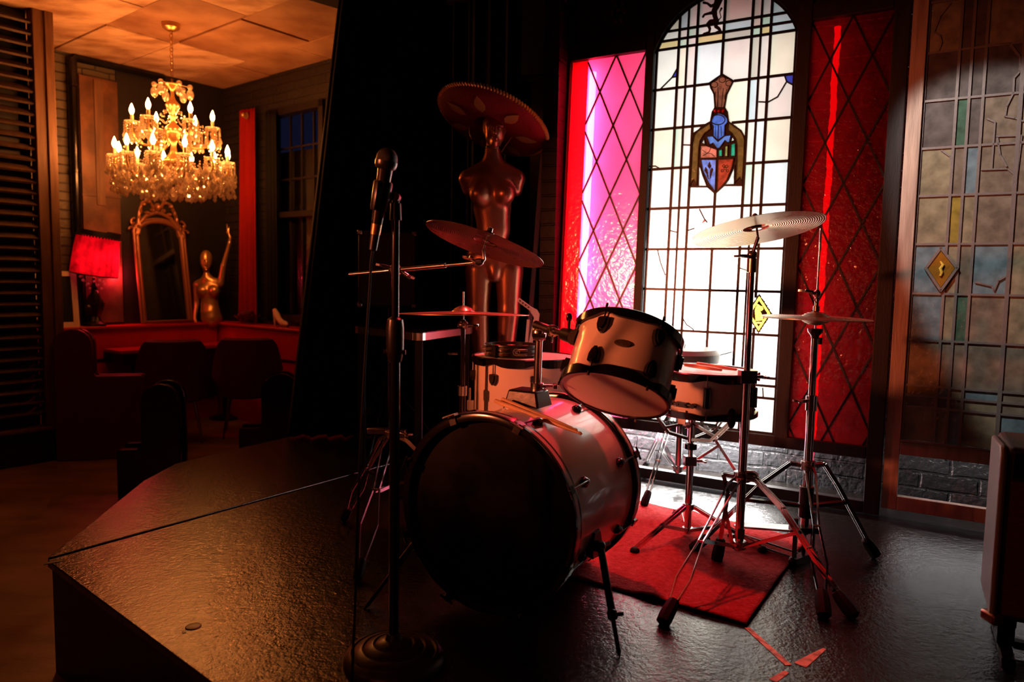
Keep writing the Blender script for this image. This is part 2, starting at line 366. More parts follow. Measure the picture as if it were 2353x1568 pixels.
# stage deck: two panels with an open seam, on a black riser
A_ = Vector((-1.578, 2.344, 0)); E1 = Vector((-.72, 1.641, 0)); ed = (E1-A_).normalized(); FR = A_+ed*2.05; BK = SW(-2.3, .315, 0); BK1 = SW(1.60, .315, 0)
seam_d = (Vector((-.855, 3.367, 0))-A_).normalized(); seam_n = Vector((seam_d.y, -seam_d.x, 0)); SE = A_+seam_d*2.6
st = thing('stage_platform', 'low black painted wooden stage platform under the drum kit, scuffed glossy top', 'stage', (0, 2.5, -.4))
wl = lambda x, y, z: Vector((x, y, z))
mid = SW(1.70, .61, 0); bk2 = SW(3.2, .61, 0)
g_ = .011
front = [A_+seam_n*g_+seam_d*.02, FR, Vector((1.6, -.6, 0)), Vector((4.2, -.4, 0)), BK, BK1, mid, bk2, SE+seam_n*g_]
left = [A_-seam_n*g_+seam_d*.03, SE-seam_n*g_, Vector((-.6, 5.0, 0)), Vector((-1.32, 4.33, 0)), Vector((-1.60, 3.86, 0)), Vector((-1.72, 3.63, 0)), Vector((-1.722, 3.31, 0))]
for pts, nm in ((front, 'deck_panel'), (left, 'deck_panel')):
    b = MB(); b.prism(wl, [(p.x, p.y) for p in pts], -.025, 0); b.build(nm, STAGE, st, smooth=False, bev=.003)
out = [A_+Vector((.03, .02, 0)), FR+Vector((.02, .05, 0)), Vector((1.65, -.5, 0)), Vector((4.1, -.35, 0)), BK+Vector((-.1, -.1, 0)), mid, bk2, Vector((-.65, 4.95, 0)), Vector((-1.27, 4.31, 0)), Vector((-1.56, 3.84, 0)), Vector((-1.68, 3.6, 0)), Vector((-1.69, 3.32, 0))]
b = MB(); b.prism(wl, [(p.x, p.y) for p in out], -.4, -.026); b.build('riser', BLACK, st, smooth=False)
# scuffs in the deck near its front corner: a round inlaid plug and a small finger hole
b = MB(); c = fl(444, 1441); b.lathe(c+Z*.0005, (0, 0, 1), [(.016, .0012), (.019, .0018), (.021, .0005)], 24); b.build('floor_plug', LEAD, st)
b = MB(); c = fl(423, 1455); b.lathe(c, (0, 0, 1), [(.005, .001)], 10); b.build('finger_hole', BLACK, st); b = MB(); b.bar(fl(100, 1297)+Z*.001, fl(145, 1289)+Z*.001, .02, .002, (0, 1, 0)); b.build('deck_chip', BLACK, st)
# brick wall behind the leaded screens, on the stage
b = MB(); b.bx(lambda s, o, z: SW(s, o, z), -2.4, 1.64, .32, .46, -.4, 2.9); struct(b.build('wall_right', BRICK, smooth=False))
b = MB(); b.bx(lambda s, o, z: SW(s, o, z), 1.64, 3.6, .62, .74, -.4, 2.9); b.bx(lambda s, o, z: SW(s, o, z), 1.62, 1.66, .32, .74, -.4, 2.9); struct(b.build('wall_niche', BLACK, smooth=False))
# black brick column left of the screens
b = MB(); b.bx(lambda s, o, z: SW(s, o, z), 1.548, 1.635, -.03, .318, 0, 2.9); struct(b.build('trim_1', COLM, smooth=False))
# far room walls
b = MB(); b.bx(lambda t, o, z: KA(t, o, z), -.15, 7.5, -.15, 0, -.4, 2.8); struct(b.build('wall_left', BRICKF, smooth=False))
b = MB()
for t0, t1, z0, z1 in ((0, .80, -.4, 2.8), (1.60, 5.5, -.4, 2.8), (.80, 1.60, -.4, .56), (.80, 1.60, 2.47, 2.8)): b.bx(lambda t, o, z: KB(t, o, z), t0, t1, -.15, 0, z0, z1)
struct(b.build('wall_back', BRICKB, smooth=False))
# black plaster over the far left end of wall A (behind the mirror)
b = MB(); b.bx(lambda t, o, z: KA(t, o, z), .0, 1.0, 0.001, .02, .3, 2.79); struct(b.build('trim_2', BLACK, smooth=False))
# window in the back wall
wf = MB()
for t0, t1 in ((.80, .86), (1.54, 1.60)): wf.bx(KB, t0, t1, -.1, .03, .56, 2.47)
for z0, z1 in ((.56, .62), (1.50, 1.55), (2.41, 2.47)): wf.bx(KB, .8, 1.6, -.1, .03, z0, z1)
for t in (1.03, 1.2, 1.37): wf.bx(KB, t-.008, t+.008, -.08, -.05, .62, 2.41)
for z in (1.85, 2.13): wf.bx(KB, .86, 1.54, -.08, -.05, z-.008, z+.008)
wo = struct(wf.build('window_1', DWOOD, smooth=False))
b = MB(); b.sheet(lambda u, v: KB(u, -.07, v), .86, 1.54, 1, .62, 2.1, 1); b.build('pane', glassmat('dusky_glass', (.03, .035, .05), gloss=.3), wo)
b = MB(); b.sheet(lambda u, v: KB(u, -.07, v), .86, 1.54, 1, 2.1, 2.41, 1); b.build('pane', emit('blue_dusk_sky', (.10, .12, .40), .035), wo)
# ceiling of boards
b = MB(); b.bx(lambda x, y, z: Vector((x, y, z)), -9, 6, -4, 11, 2.8, 2.9); struct(b.build('ceiling', CEIL, smooth=False))
b = MB(); rr = random.Random(3)
cl = lambda t, o, z: KA(t, o, z)
def board(t0, t1, o0, o1, mi, dz, sk=0):
    b.cur = mi; b.bx(lambda t, o, z: KA(t+sk*(o-o0), o, z), t0, t1, o0, o1, 2.8-dz, 2.8)
t = -.1
for i in range(9):
    o = .0; tw = rr.uniform(.4, .7)
    while o < 4.4:
        ow = rr.uniform(.45, 1.1); board(t+.006, t+tw-.006, o+.006, o+ow-.006, 1 if rr.random() < .4 else 0, rr.uniform(.008, .02), 0); o += ow
    t += tw
CB = b.build('trim_3', [CEIL, CEILD], smooth=False, bev=.004); struct(CB)
# black soffit over the stage
b = MB(); b.prism(wl, [(-1.5, 4.5), (-.6, 5.3), (4, 3), (4.5, -1), (-3.2, -1), (-3.2, 1.8)], 2.70, 2.785); struct(b.build('trim_4', BLACK, smooth=False))
# rusty pilaster and black pipe on wall A
b = MB(); b.bx(KA, 1.005, 1.31, 0, .05, .54, 2.62); b.cur = 1; b.bx(KA, 1.13, 1.20, .05, .06, 1.55, 2.6); b.cur = 0
b.bx(KA, 1.0, 1.315, .05, .056, 1.62, 1.64)
b.build('metal_clad_pilaster', [RUST, OLDW], smooth=False, bev=.004); tag(bpy.data.objects['metal_clad_pilaster'], 'rusty metal clad flat pilaster on the far wall left of the ornate mirror', 'pilaster')
b = MB(); b.cyl(KA(1.36, .05, .54), KA(1.36, .05, 2.72), .038, n=16); b.tube([KA(1.36, .05, 2.70), KA(1.33, .05, 2.74), KA(1.1, .05, 2.745), KA(.6, .05, 2.75)], .03)
for z in (1.0, 1.8, 2.5): b.lathe(KA(1.36, .05, z), (0, 0, 1), [(.038, 0), (.046, .005), (.046, .03), (.038, .035)], 16)
tag(b.build('wall_pipe', BLACKG), 'black vertical pipe on the far brick wall turning under the ceiling', 'pipe')
# red wainscot with ledge round the corner of the far room
wn = thing('red_wainscot', 'low red painted wood wall panelling with a ledge running round the far corner', 'wall panelling', KA(1, .1, -.4))
b = MB(); b.bx(KA, .19, 3.6, 0, .17, -.4, .495); b.build('side_panel', REDP, wn, smooth=False)
b = MB(); b.bx(KB, 0, 3.6, 0, .17, -.4, .495); b.build('back_panel', REDP, wn, smooth=False)
b = MB(); b.bx(KA, 0, 3.6, 0, .205, .497, .52); b.bx(KB, .206, 3.6, 0, .205, .497, .52); b.build('ledge', REDP, wn, smooth=False, bev=.006)
b = MB(); b.bx(KB, .2, 3.6, .171, .18, .22, .24); b.bx(KA, .2, 3.6, .171, .18, .22, .24); b.build('moulding', BLACK, wn, smooth=False)
# ------------------------------------------------------------------ black curtain at the left back of the stage
def curtain(name, p0, p1, ztop, zbot, shift, folds, amp, m, seed=1, n=240):
    rr = random.Random(seed); p0, p1 = Vector(p0), Vector(p1); d = (p1-p0); nn = Vector((-d.y, d.x, 0)).normalized(); ph = [rr.uniform(0, 6) for _ in range(4)]
    def fr(u, v):
        z = zbot+(ztop-zbot)*v; q = p0+d*u+Vector(shift)*v*(1-u)
        wv = math.sin(u*folds*2*PI+ph[0]+.5*math.sin(u*17+ph[1]))+.4*math.sin(u*folds*4.3*PI+ph[2]+v*1.5)
        return q+nn*(amp*wv*(.55+.45*(1-v)))+Z*z
    b = MB(); b.sheet(fr, 0, 1, n, 0, 1, 24); o = b.build(name, m, fix=False, loc=p0)
    s = o.modifiers.new('thick', 'SOLIDIFY'); s.thickness = .004; return o
o = curtain('stage_curtain', (-1.36, 4.28, 0), (-.42, 4.36, 0), 2.695, .01, (.34, .0, 0), 9, .035, CURT, 4)
tag(o, 'tall black velvet stage curtain hanging in folds between the stage and the lounge', 'curtain')
o = curtain('stage_curtain', (-.52, 4.72, 0), (.02, 4.46, 0), 2.695, .01, (0, 0, 0), 5, .03, CURT, 9)
tag(o, 'narrow black curtain behind the microphone and cymbals, right of the larger curtain', 'curtain')
o = curtain('window_drape', KB(.42, .10, 0), KB(.70, .08, 0), 2.50, .53, tuple(M_*.05), 4, .022, REDC, 2, 60)
tag(o, 'narrow red drape hanging beside the far window above the ledge', 'curtain')
b = MB(); b.ell(KB(.62, .16, 2.43), .022, 12); b.lathe(KB(.62, .125, 2.43), L, [(.03, 0), (.03, .006)], 16)
tag(b.build('curtain_tack', GOLDP), 'small round brass tack at the top of the red drape', 'tack')
o = curtain('window_drape', KB(.83, .07, 0), KB(.98, .06, 0), 2.45, .56, (0, 0, 0), 3, .016, CURT, 5, 40)
tag(o, 'dark grey drape hanging against the left side of the far window', 'curtain')
# ------------------------------------------------------------------ louvred shutter at the left edge
sh = thing('louvred_shutter', 'tall worn wooden louvred shutter on a black base at the left edge', 'shutter', (-3.5, 4.95, -.4))
H0 = Vector((-3.53, 4.876, 0)); HD = Vector((.613, .79, 0)); HN = Vector((.79, -.613, 0))
def KH(s, o, z): return H0+HD*s+HN*o+Z*z
b = MB(); b.bx(KH, -1.2, .43, -.5, 0, -.4, -.165); b.build('base', BLACK, sh, smooth=False)
b = MB(); b.bx(KH, -1.2, .46, -.5, .03, -.163, -.14); b.build('sill', OLDW, sh, smooth=False, bev=.004)
for s0, s1 in ((.30, .41), (-.22, -.12)):
    b = MB(); b.bx(KH, s0, s1, -.11, 0, -.139, 2.79); b.bx(KH, s0+.07, s1+.015, -.12, .015, -.139, 2.79); b.build('post', OLDW, sh, smooth=False, bev=.004)
z = -.05; rr = random.Random(11)
while z < 2.74:
    b = MB(); tl = rr.uniform(.7, 1.1); x0 = -.118
    b.prism(lambda y, zz, s: KH(s, y, zz), [(-.09, z+.045*tl), (-.08, z+.055*tl), (-.01, z+.008), (-.02, z-.004)], x0, .298); b.build('slat', SLATW, sh, smooth=False); z += .078
b = MB(); b.bx(KH, -.118, .298, -.14, -.115, -.139, 2.79); b.build('backing', BLACK, sh, smooth=False)
b = MB(); b.bx(KH, -1.1, -.22, -.11, -.06, -.139, 2.79); b.build('side_board', DWOOD, sh, smooth=False)
# ================================================================== leaded glass screens
C6 = lambda x, y: onS(1280+x/3.1355, y/3.1355)
C7 = lambda x, y: onS(1280+x/2.8516, 450+y/2.8516)
CZ = lambda x, y: onS(1480+x/6.0316, y/6.0316)
CC = lambda x, y: onS(1560+x/4.9, 150+y/4.9)
C8 = lambda x, y: onS(1800+x/2.613, y/2.613)
C9 = lambda x, y: onS(1800+x/2.613, 500+y/2.613)
SF = lambda s, o, w: S(s, o, w)
PF = lambda s, w, o: S(s, o, w)
def inpoly(x, y, P):
    c = False; n = len(P)
    for i in range(n):
        x1, y1 = P[i]; x2, y2 = P[i-1]
        if (y1 > y) != (y2 > y) and x < (x2-x1)*(y-y1)/(y2-y1)+x1: c = not c
    return c
ACX, ACW, AR = .758, 1.99, .345
def arch_w(s): return ACW+math.sqrt(max(AR*AR-(s-ACX)**2, 0))
inarch = lambda s, w: .431 <= s <= 1.085 and w < arch_w(s)
def lead(b, pts, wd=.010, o0=-.006, o1=.0015):
    for p, q in zip(pts, pts[1:]):
        dx, dy = q[0]-p[0], q[1]-p[1]; l = math.hypot(dx, dy) or 1; nx, ny = -dy/l*wd/2, dx/l*wd/2; ex, ey = dx/l*wd*.3, dy/l*wd*.3
        b.prism(PF, [(p[0]-ex+nx, p[1]-ey+ny), (q[0]+ex+nx, q[1]+ey+ny), (q[0]+ex-nx, q[1]+ey-ny), (p[0]-ex-nx, p[1]-ey-ny)], o0, o1)
# ---- black wooden screen frame
fr_ = thing('screen_frame', 'large black wooden frame holding the arched window and both red lattice windows', 'window frame', S(.74, 0, 0))
def fb(nm, s0, s1, w0, w1, o0=-.03, o1=.02, m=DWOOD):
    b = MB(); b.bx(SF, s0, s1, o0, o1, w0, w1); return b.build(nm, m, fr_, smooth=False, bev=.003)
fb('stile', -.008, .054, .008, 2.66); fb('stile', .372, .430, .24, 2.66); fb('stile', 1.087, 1.128, .24, 2.66); fb('stile', 1.536, 1.547, .008, 2.66)
fb('bottom_rail', .055, 1.535, .008, .058); fb('middle_rail', .055, 1.535, .24, .292)
fb('top_rail', .055, .371, 2.128, 2.20); fb('top_rail', 1.129, 1.535, 2.108, 2.19)
fb('top_board', .055, .371, 2.201, 2.66, -.012, .012); fb('top_board', 1.129, 1.535, 2.191, 2.66, -.012, .012)
b = MB(); n = 40
for i in range(n):
    s0 = .431+(1.086-.431)*i/n; s1 = .431+(1.086-.431)*(i+1)/n
    b.prism(PF, [(s0, arch_w(s0)), (s1, arch_w(s1)), (s1, 2.66), (s0, 2.66)], -.025, .02)
b.build('arched_head', DWOOD, fr_, smooth=False)
b = MB()      # faint carved fleuron on the top board
for k in range(6):
    a = k*PI/3; b.ell(S(1.285+.032*math.cos(a), -.016, 2.33+.045*math.sin(a)), (.02, .012, .03), 8)
b.ell(S(1.285, -.018, 2.33), .02, 8); b.tube([S(1.285+.1*math.cos(t*PI/8), -.014, 2.33+.12*math.sin(t*PI/8)) for t in range(16)], .006, closed=True)
b.build('carved_rosette', DWOOD, fr_)
# ---- arched window
aw = thing('arched_stained_glass_window', 'tall arched leaded window with a helmet and shield crest, glowing white from behind', 'window', S(ACX, 0, .29))
PAL = {'w': (.98, .97, .92), 'c': (.95, .90, .74), 'b': (.80, .93, .97), 'p': (.88, .80, .76), 'g': (.62, .80, .66), 'y': (.85, .68, .34),
       's': (.66, .78, .84), 'd': (.66, .62, .55), 'r': (.84, .62, .56)}
keys = list(PAL); gm = [glassmat('opal_glass_'+k, tuple(v*.78 for v in PAL[k]), var=.07) for k in keys]
cols = [1.085, .972, .930, .885, .760, .632, .592, .549, .431]
rows = [.291, .456, .512, .548, .744, .942, 1.137, 1.335, 1.528, 1.721, 1.913, 2.105, 2.145, 2.189, 2.34]
CRM = [(490, 105), (345, 205), (400, 330), (410, 480), (380, 530), (360, 640), (170, 770), (150, 880), (125, 1340), (125, 1370), (325, 1370), (410, 1445), (510, 1355), (720, 1355), (740, 1000), (745, 820), (700, 740), (560, 640), (545, 530), (515, 480), (540, 330), (615, 180)]
CRM = [CC(*p) for p in CRM]
DIA = [C7(*p) for p in ((1325, 640), (1408, 770), (1320, 905), (1238, 775))]
pat = ['wcwwwwbwd', 'wwwwwwwww']
def pane_key(c, r):
    special = {(0, 12): 'w', (3, 11): 'y', (0, 11): 'y', (1, 11): 'g', (2, 11): 'p', (1, 12): 'p', (2, 12): 'g', (4, 12): 's', (4, 11): 'd', (5, 11): 'g', (6, 11): 'y',
               (5, 12): 'r', (6, 12): 'g', (7, 12): 's', (7, 11): 's', (3, 10): 'b', (4, 10): 'p', (7, 10): 'c', (5, 10): 'd', (6, 10): 'p', (1, 10): 'c', (2, 10): 'p', (5, 9): 's', (6, 9): 'p', (7, 9): 'p',
               (1, 9): 'p', (2, 9): 'b', (1, 8): 'g', (2, 8): 'p', (5, 8): 'p', (6, 8): 'b', (7, 8): 'c', (4, 8): 'c', (4, 9): 'c', (3, 9): 'w', (5, 7): 'g', (6, 7): 'c', (7, 7): 'b', (1, 7): 'c', (2, 7): 'p',
               (1, 6): 'p', (2, 6): 'c', (5, 5): 'c', (6, 5): 'c', (5, 4): 'c', (1, 13): 's', (2, 13): 'p', (3, 13): 'p', (4, 13): 'r', (5, 13): 'r', (6, 13): 'p', (7, 13): 's', (0, 13): 'c', (6, 1): 'd', (3, 0): 'd', (6, 2): 'd', (7, 0): 'd'}
    return special.get((c, r), 'w' if (c*7+r*3) % 4 else 'c')
b = MB()
for c in range(8):
    for r in range(14):
        s1, s0 = cols[c], cols[c+1]; w0, w1 = rows[r], rows[r+1]; b.cur = keys.index(pane_key(c, r))
        need = w1 > 2.1 and not all(inarch(s, w1) for s in (s0+.001, s1-.001))
        need = need or (s1 > .62 and s0 < .90 and w1 > 1.38 and w0 < 1.96) or (s0 < .60 and w0 < .94 and w1 > .74)
        if not need: b.add([S(s0, 0, w0), S(s1, 0, w0), S(s1, 0, w1), S(s0, 0, w1)], [(0, 1, 2, 3)]); continue
        nx, ny = max(1, round((s1-s0)/.006)), max(1, round((w1-w0)/.006))
        for i in range(nx):
            for j in range(ny):
                a0, a1 = s0+(s1-s0)*i/nx, s0+(s1-s0)*(i+1)/nx; c0, c1 = w0+(w1-w0)*j/ny, w0+(w1-w0)*(j+1)/ny; m_, k_ = (a0+a1)/2, (c0+c1)/2
                if w1 > 2.2 and k_ > arch_w(m_)+.006: continue
                if inpoly(m_, k_, CRM) or inpoly(m_, k_, DIA): continue
                b.add([S(a0, 0, c0), S(a1, 0, c0), S(a1, 0, c1), S(a0, 0, c1)], [(0, 1, 2, 3)])
b.build('glass', gm, aw, smooth=False, fix=False)
# leading
b = MB()
def clipcrest(p, q, step=.012):
    out, cur = [], []
    n = max(2, int(math.hypot(q[0]-p[0], q[1]-p[1])/step))
    for i in range(n+1):
        t = i/n; x, y = p[0]+(q[0]-p[0])*t, p[1]+(q[1]-p[1])*t
        if inpoly(x, y, CRM) or inpoly(x, y, DIA) or (y > 1.99 and not inarch(x, y-.004)): 
            if len(cur) > 1: out.append((cur[0], cur[-1]))
            cur = []
        else: cur.append((x, y))
    if len(cur) > 1: out.append((cur[0], cur[-1]))
    return out
for i, c in enumerate(cols[1:-1]):
    for sg in clipcrest((c, .291), (c, 2.335)): lead(b, sg, .0125 if i in (0, 2, 4, 6, 3) else .010)
for r in rows[1:-1]:
    for sg in clipcrest((.431, r), (1.085, r)): lead(b, sg, .012)
lead(b, [(.437, .291), (.437, 2.11)], .012); lead(b, [(1.079, .291), (1.079, 2.11)], .012); lead(b, [(.431, .296), (1.085, .296)], .012)
lead(b, [(ACX+(AR-.004)*math.cos(t), ACW+(AR-.004)*math.sin(t)) for t in [PI*.10+PI*.80*i/36 for i in range(37)]], .012)
for pl in ([C6(750, 640), C6(830, 560), C6(870, 490)], [C6(830, 560), C6(868, 553)], [C6(1455, 735), C6(1520, 738), C6(1590, 700), C6(1655, 590), C6(1640, 545)], [C6(1655, 590), C6(1720, 625)],
           [C6(905, 1045), C6(965, 1047)], [C6(670, 1200), C6(710, 1198), C6(745, 1218)], [C7(660, 355), C7(680, 440), C7(710, 520)], [C7(745, 230), C7(785, 240)],
           [C7(820, 795), C7(850, 845), C7(890, 872), C7(897, 885)], [C7(935, 90), C7(965, 150), C7(985, 175)], [C7(860, 228), C7(900, 215)], [C7(1200, 475), C7(1250, 492)],
           [C7(985, 1005), C7(1020, 1040), C7(1070, 1045), C7(1145, 1025)], [C7(985, 1005), C7(1030, 1098), C7(1070, 1045)], [C7(1348, 1260), C7(1352, 1325)]):
    lead(b, pl, .0055)
b.build('leading', LEAD, aw, smooth=False)
# coloured small pieces
b = MB(); blu = glassmat('cobalt_glass', (.08, .10, .75), var=.1); lb = glassmat('sky_blue_glass', (.35, .60, .95), var=.15); rd = glassmat('ruby_glass', (.75, .04, .03), var=.1)
def gp(pts, mi, o=-.003): b.cur = mi; b.add([S(p[0], o, p[1]) for p in pts], [tuple(range(len(pts)))])
gp([C6(832, 558), C6(868, 500), C6(868, 553)], 0); gp([C6(1640, 548), C6(1722, 532), C6(1720, 622), C6(1657, 590)], 0)
gp([C7(988, 1012), C7(1020, 1040), C7(1066, 1047), C7(1030, 1093)], 1); gp([C7(945, 185), C7(968, 150), C7(982, 165)], 2)
b.build('coloured_piece', [blu, lb, rd], aw, smooth=False, fix=False)
# crest, painted and stained pieces
CP = [('plume', (.30, .09, .05), [(490, 118), (540, 150), (600, 170), (605, 205), (580, 240), (550, 300), (525, 400), (512, 480), (415, 480), (408, 400), (395, 320), (360, 260), (350, 215), (385, 185), (430, 165), (450, 130)]),
      ('helm', (.10, .20, .75), [(372, 610), (400, 560), (450, 540), (510, 560), (548, 600), (552, 645), (520, 680), (515, 795), (440, 848), (385, 795), (387, 690), (365, 650)]),
      ('gorget', (.16, .30, .85), [(310, 800), (380, 797), (440, 858), (518, 795), (590, 785), (570, 870), (545, 875), (520, 850), (460, 935), (430, 940), (385, 880), (350, 900)]),
      ('ribbon', (.20, .085, .02), [(350, 640), (260, 690), (180, 780), (155, 880), (150, 1000), (130, 1330), (165, 1290), (200, 1350), (215, 1150), (225, 940), (240, 850), (290, 770), (360, 720)]),
      ('ribbon', (.20, .085, .02), [(560, 650), (640, 690), (710, 750), (740, 840), (735, 1000), (730, 1100), (715, 1320), (685, 1265), (640, 1310), (655, 1100), (655, 900), (640, 830), (600, 770), (555, 730)]),
      ('pink', (.80, .22, .14), [(245, 905), (300, 905), (430, 950), (430, 1045), (240, 1050)]),
      ('green', (.03, .38, .22), [(447, 955), (490, 945), (490, 1030), (447, 1030)]), ('yellow', (.45, .42, .12), [(520, 912), (553, 905), (550, 1030), (515, 1030)]),
      ('green', (.03, .38, .22), [(588, 890), (637, 872), (637, 1025), (582, 1030)]), ('blue', (.20, .28, .80), [(247, 1062), (423, 1062), (410, 1430), (330, 1320), (270, 1190)]),
      ('red', (.48, .05, .02), [(440, 1062), (620, 1050), (600, 1150), (540, 1300), (430, 1430)]),
      ('white', (.75, .74, .70), [(225, 1150), (240, 1140), (270, 1240), (318, 1365), (222, 1365)]), ('white', (.75, .74, .66), [(628, 1130), (625, 1345), (515, 1350), (560, 1290), (605, 1190)]),
      ('white', (.75, .74, .70), [(255, 880), (285, 825), (300, 895)]), ('white', (.75, .74, .70), [(585, 865), (603, 800), (632, 850)])]
DK = [[(300, 1), (0, 0)]]
dark = [[(345, 1080), (367, 1135), (347, 1172), (320, 1135)], [(283, 1190), (302, 1140), (325, 1180), (338, 1290), (322, 1270), (305, 1215)], [(392, 1170), (370, 1150), (352, 1180), (347, 1290), (360, 1270), (375, 1215)]]
thin = [[(440, 520), (440, 250)], [(400, 470), (412, 300)], [(480, 470), (500, 260)], [(515, 380), (540, 270)], [(430, 470), (445, 300)]]
vis = [(440+80*math.cos(t*PI/12), 615+55*math.sin(t*PI/12)) for t in range(25)]
kinds = []; 
for k in CP:
    if k[0] not in kinds: kinds.append(k[0])
gm2 = [glassmat('crest_glass_'+k, tuple(min(1, v*(1.15 if k == 'white' else .72)) for v in next(c[1] for c in CP if c[0] == k)), var=.3, sc=40) for k in kinds]+[LEAD, mat('vitreous_brown_paint', (.03, .015, .008), .6)]
CPs = [(k, [CC(*p) for p in P]) for k, _, P in CP]; dks = [[CC(*p) for p in P] for P in dark]
b = MB(); s_lo, s_hi = min(p[0] for p in CRM), max(p[0] for p in CRM); w_lo, w_hi = min(p[1] for p in CRM), max(p[1] for p in CRM); h = .0026
nx, ny = int((s_hi-s_lo)/h)+1, int((w_hi-w_lo)/h)+1
for i in range(nx):
    for j in range(ny):
        x, y = s_lo+(i+.5)*h, w_lo+(j+.5)*h
        if not inpoly(x, y, CRM): continue
        mi = len(kinds)
        for k, P in CPs:
            if inpoly(x, y, P): mi = kinds.index(k); break
        if mi < len(kinds) and any(inpoly(x, y, P) for P in dks): mi = len(kinds)
        b.cur = mi; b.add([S(x-h/2, 0, y-h/2), S(x+h/2, 0, y-h/2), S(x+h/2, 0, y+h/2), S(x-h/2, 0, y+h/2)], [(0, 1, 2, 3)])
b.build('crest', gm2, aw, smooth=False, fix=False)
b = MB()
for k, P in CPs: lead(b, P+[P[0]], .0045, -.005, .003)
lead(b, CRM+[CRM[0]], .007, -.006, .004)
for P in thin: lead(b, [CC(*p) for p in P], .0022, -.003, .001)
lead(b, [CC(*p) for p in vis], .004, -.003, .001); lead(b, [CC(445, 680), CC(440, 850)], .004, -.003, .001); lead(b, [CC(415, 690), CC(412, 800)], .002, -.003, .001); lead(b, [CC(475, 690), CC(478, 800)], .002, -.003, .001)
for cx, cy_ in ((520, 1165), (490, 1190), (548, 1190), (505, 1135), (540, 1140)): lead(b, [CC(cx+14*math.cos(t), cy_+14*math.sin(t)) for t in [i*PI/4 for i in range(9)]], .002, -.003, .001)
for cx, cy_ in ((400, 220), (490, 165), (565, 205)): lead(b, [CC(cx+38*math.cos(t), cy_+32*math.sin(t)) for t in [i*PI/6 for i in range(13)]], .0025, -.003, .001)
lead(b, [CC(265, 955), CC(310, 990), (CC(370, 1000)), CC(400, 1030)], .002, -.003, .001); lead(b, [CC(360, 925), CC(345, 970), CC(310, 1000), CC(270, 1020)], .002, -.003, .001)
b.build('crest_leading', LEAD, aw, smooth=False)
b = MB()
for cx in (410, 452, 500): b.ell(S(*(lambda q: (q[0], -.004, q[1]))(CC(cx, 518))), .008, 10)
b.build('crest_bead', mat('ruby_bead', (.6, .02, .02), .2), aw)
# yellow diamond pane with a horse head, and the rampant lion pane at the top
h = .0016; b = MB(); DC = (sum(p[0] for p in DIA)/4, sum(p[1] for p in DIA)/4)
D2 = [(DC[0]+(p[0]-DC[0])*.86, DC[1]+(p[1]-DC[1])*.86) for p in DIA]; D3 = [(DC[0]+(p[0]-DC[0])*.66, DC[1]+(p[1]-DC[1])*.66) for p in DIA]
horse = [C7(*p) for p in ((1300, 800), (1296, 745), (1310, 720), (1305, 710), (1322, 712), (1330, 722), (1345, 725), (1352, 745), (1340, 755), (1330, 752), (1345, 785), (1350, 815), (1300, 822), (1300, 838), (1345, 838), (1345, 828), (1300, 828))]
x0, x1 = min(p[0] for p in DIA), max(p[0] for p in DIA); y0, y1 = min(p[1] for p in DIA), max(p[1] for p in DIA); nx, ny = int((x1-x0)/h)+1, int((y1-y0)/h)+1
for i in range(nx):
    for j in range(ny):
        x, y = x0+(i+.5)*h, y0+(j+.5)*h
        if not inpoly(x, y, DIA): continue
        b.cur = 0 if (inpoly(x, y, D2) and not inpoly(x, y, D3)) or inpoly(x, y, horse) else 1
        b.add([S(x-h/2, 0, y-h/2), S(x+h/2, 0, y-h/2), S(x+h/2, 0, y+h/2), S(x-h/2, 0, y+h/2)], [(0, 1, 2, 3)])
b.build('diamond_pane', [glassmat('yellow_stain_glass', (.85, .62, .05), var=.2, sc=40), LEAD], aw, smooth=False, fix=False)
b = MB()
def stroke(pts, wd, o=-.005):
    for i in range(len(pts)-1):
        (x0, y0), (x1, y1) = CZ(*pts[i]), CZ(*pts[i+1]); a0, a1 = wd[i]/6.03*.0021/2, wd[i+1]/6.03*.0021/2; l = math.hypot(x1-x0, y1-y0) or 1; nx, ny = -(y1-y0)/l, (x1-x0)/l
        b.prism(PF, [(x0+nx*a0, y0+ny*a0), (x1+nx*a1, y1+ny*a1), (x1-nx*a1, y1-ny*a1), (x0-nx*a0, y0-ny*a0)], o, -.001)
        b.prism(PF, [(x1+a1*math.cos(t*PI/4), y1+a1*math.sin(t*PI/4)) for t in range(8)], o, -.001)
stroke([(1040, -80), (1035, 0), (1010, 80), (975, 150), (985, 230), (1010, 300)], [120, 110, 90, 75, 60, 60])
stroke([(975, 170), (900, 190), (840, 205), (820, 235)], [60, 34, 26, 30]); stroke([(1000, 60), (930, 90), (880, 50), (830, 40)], [50, 36, 26, 34]); stroke([(1010, 300), (920, 300), (885, 340), (915, 400), (905, 450), (830, 475)], [70, 50, 50, 34, 30, 30])
stroke([(1010, 300), (995, 370), (1040, 400), (1060, 430), (1000, 455)], [60, 44, 40, 30, 26]); stroke([(1030, 290), (1070, 240), (1050, 170), (1075, 120)], [14, 10, 12, 26])
b.build('painted_lion', gm2[-1], aw, smooth=False)
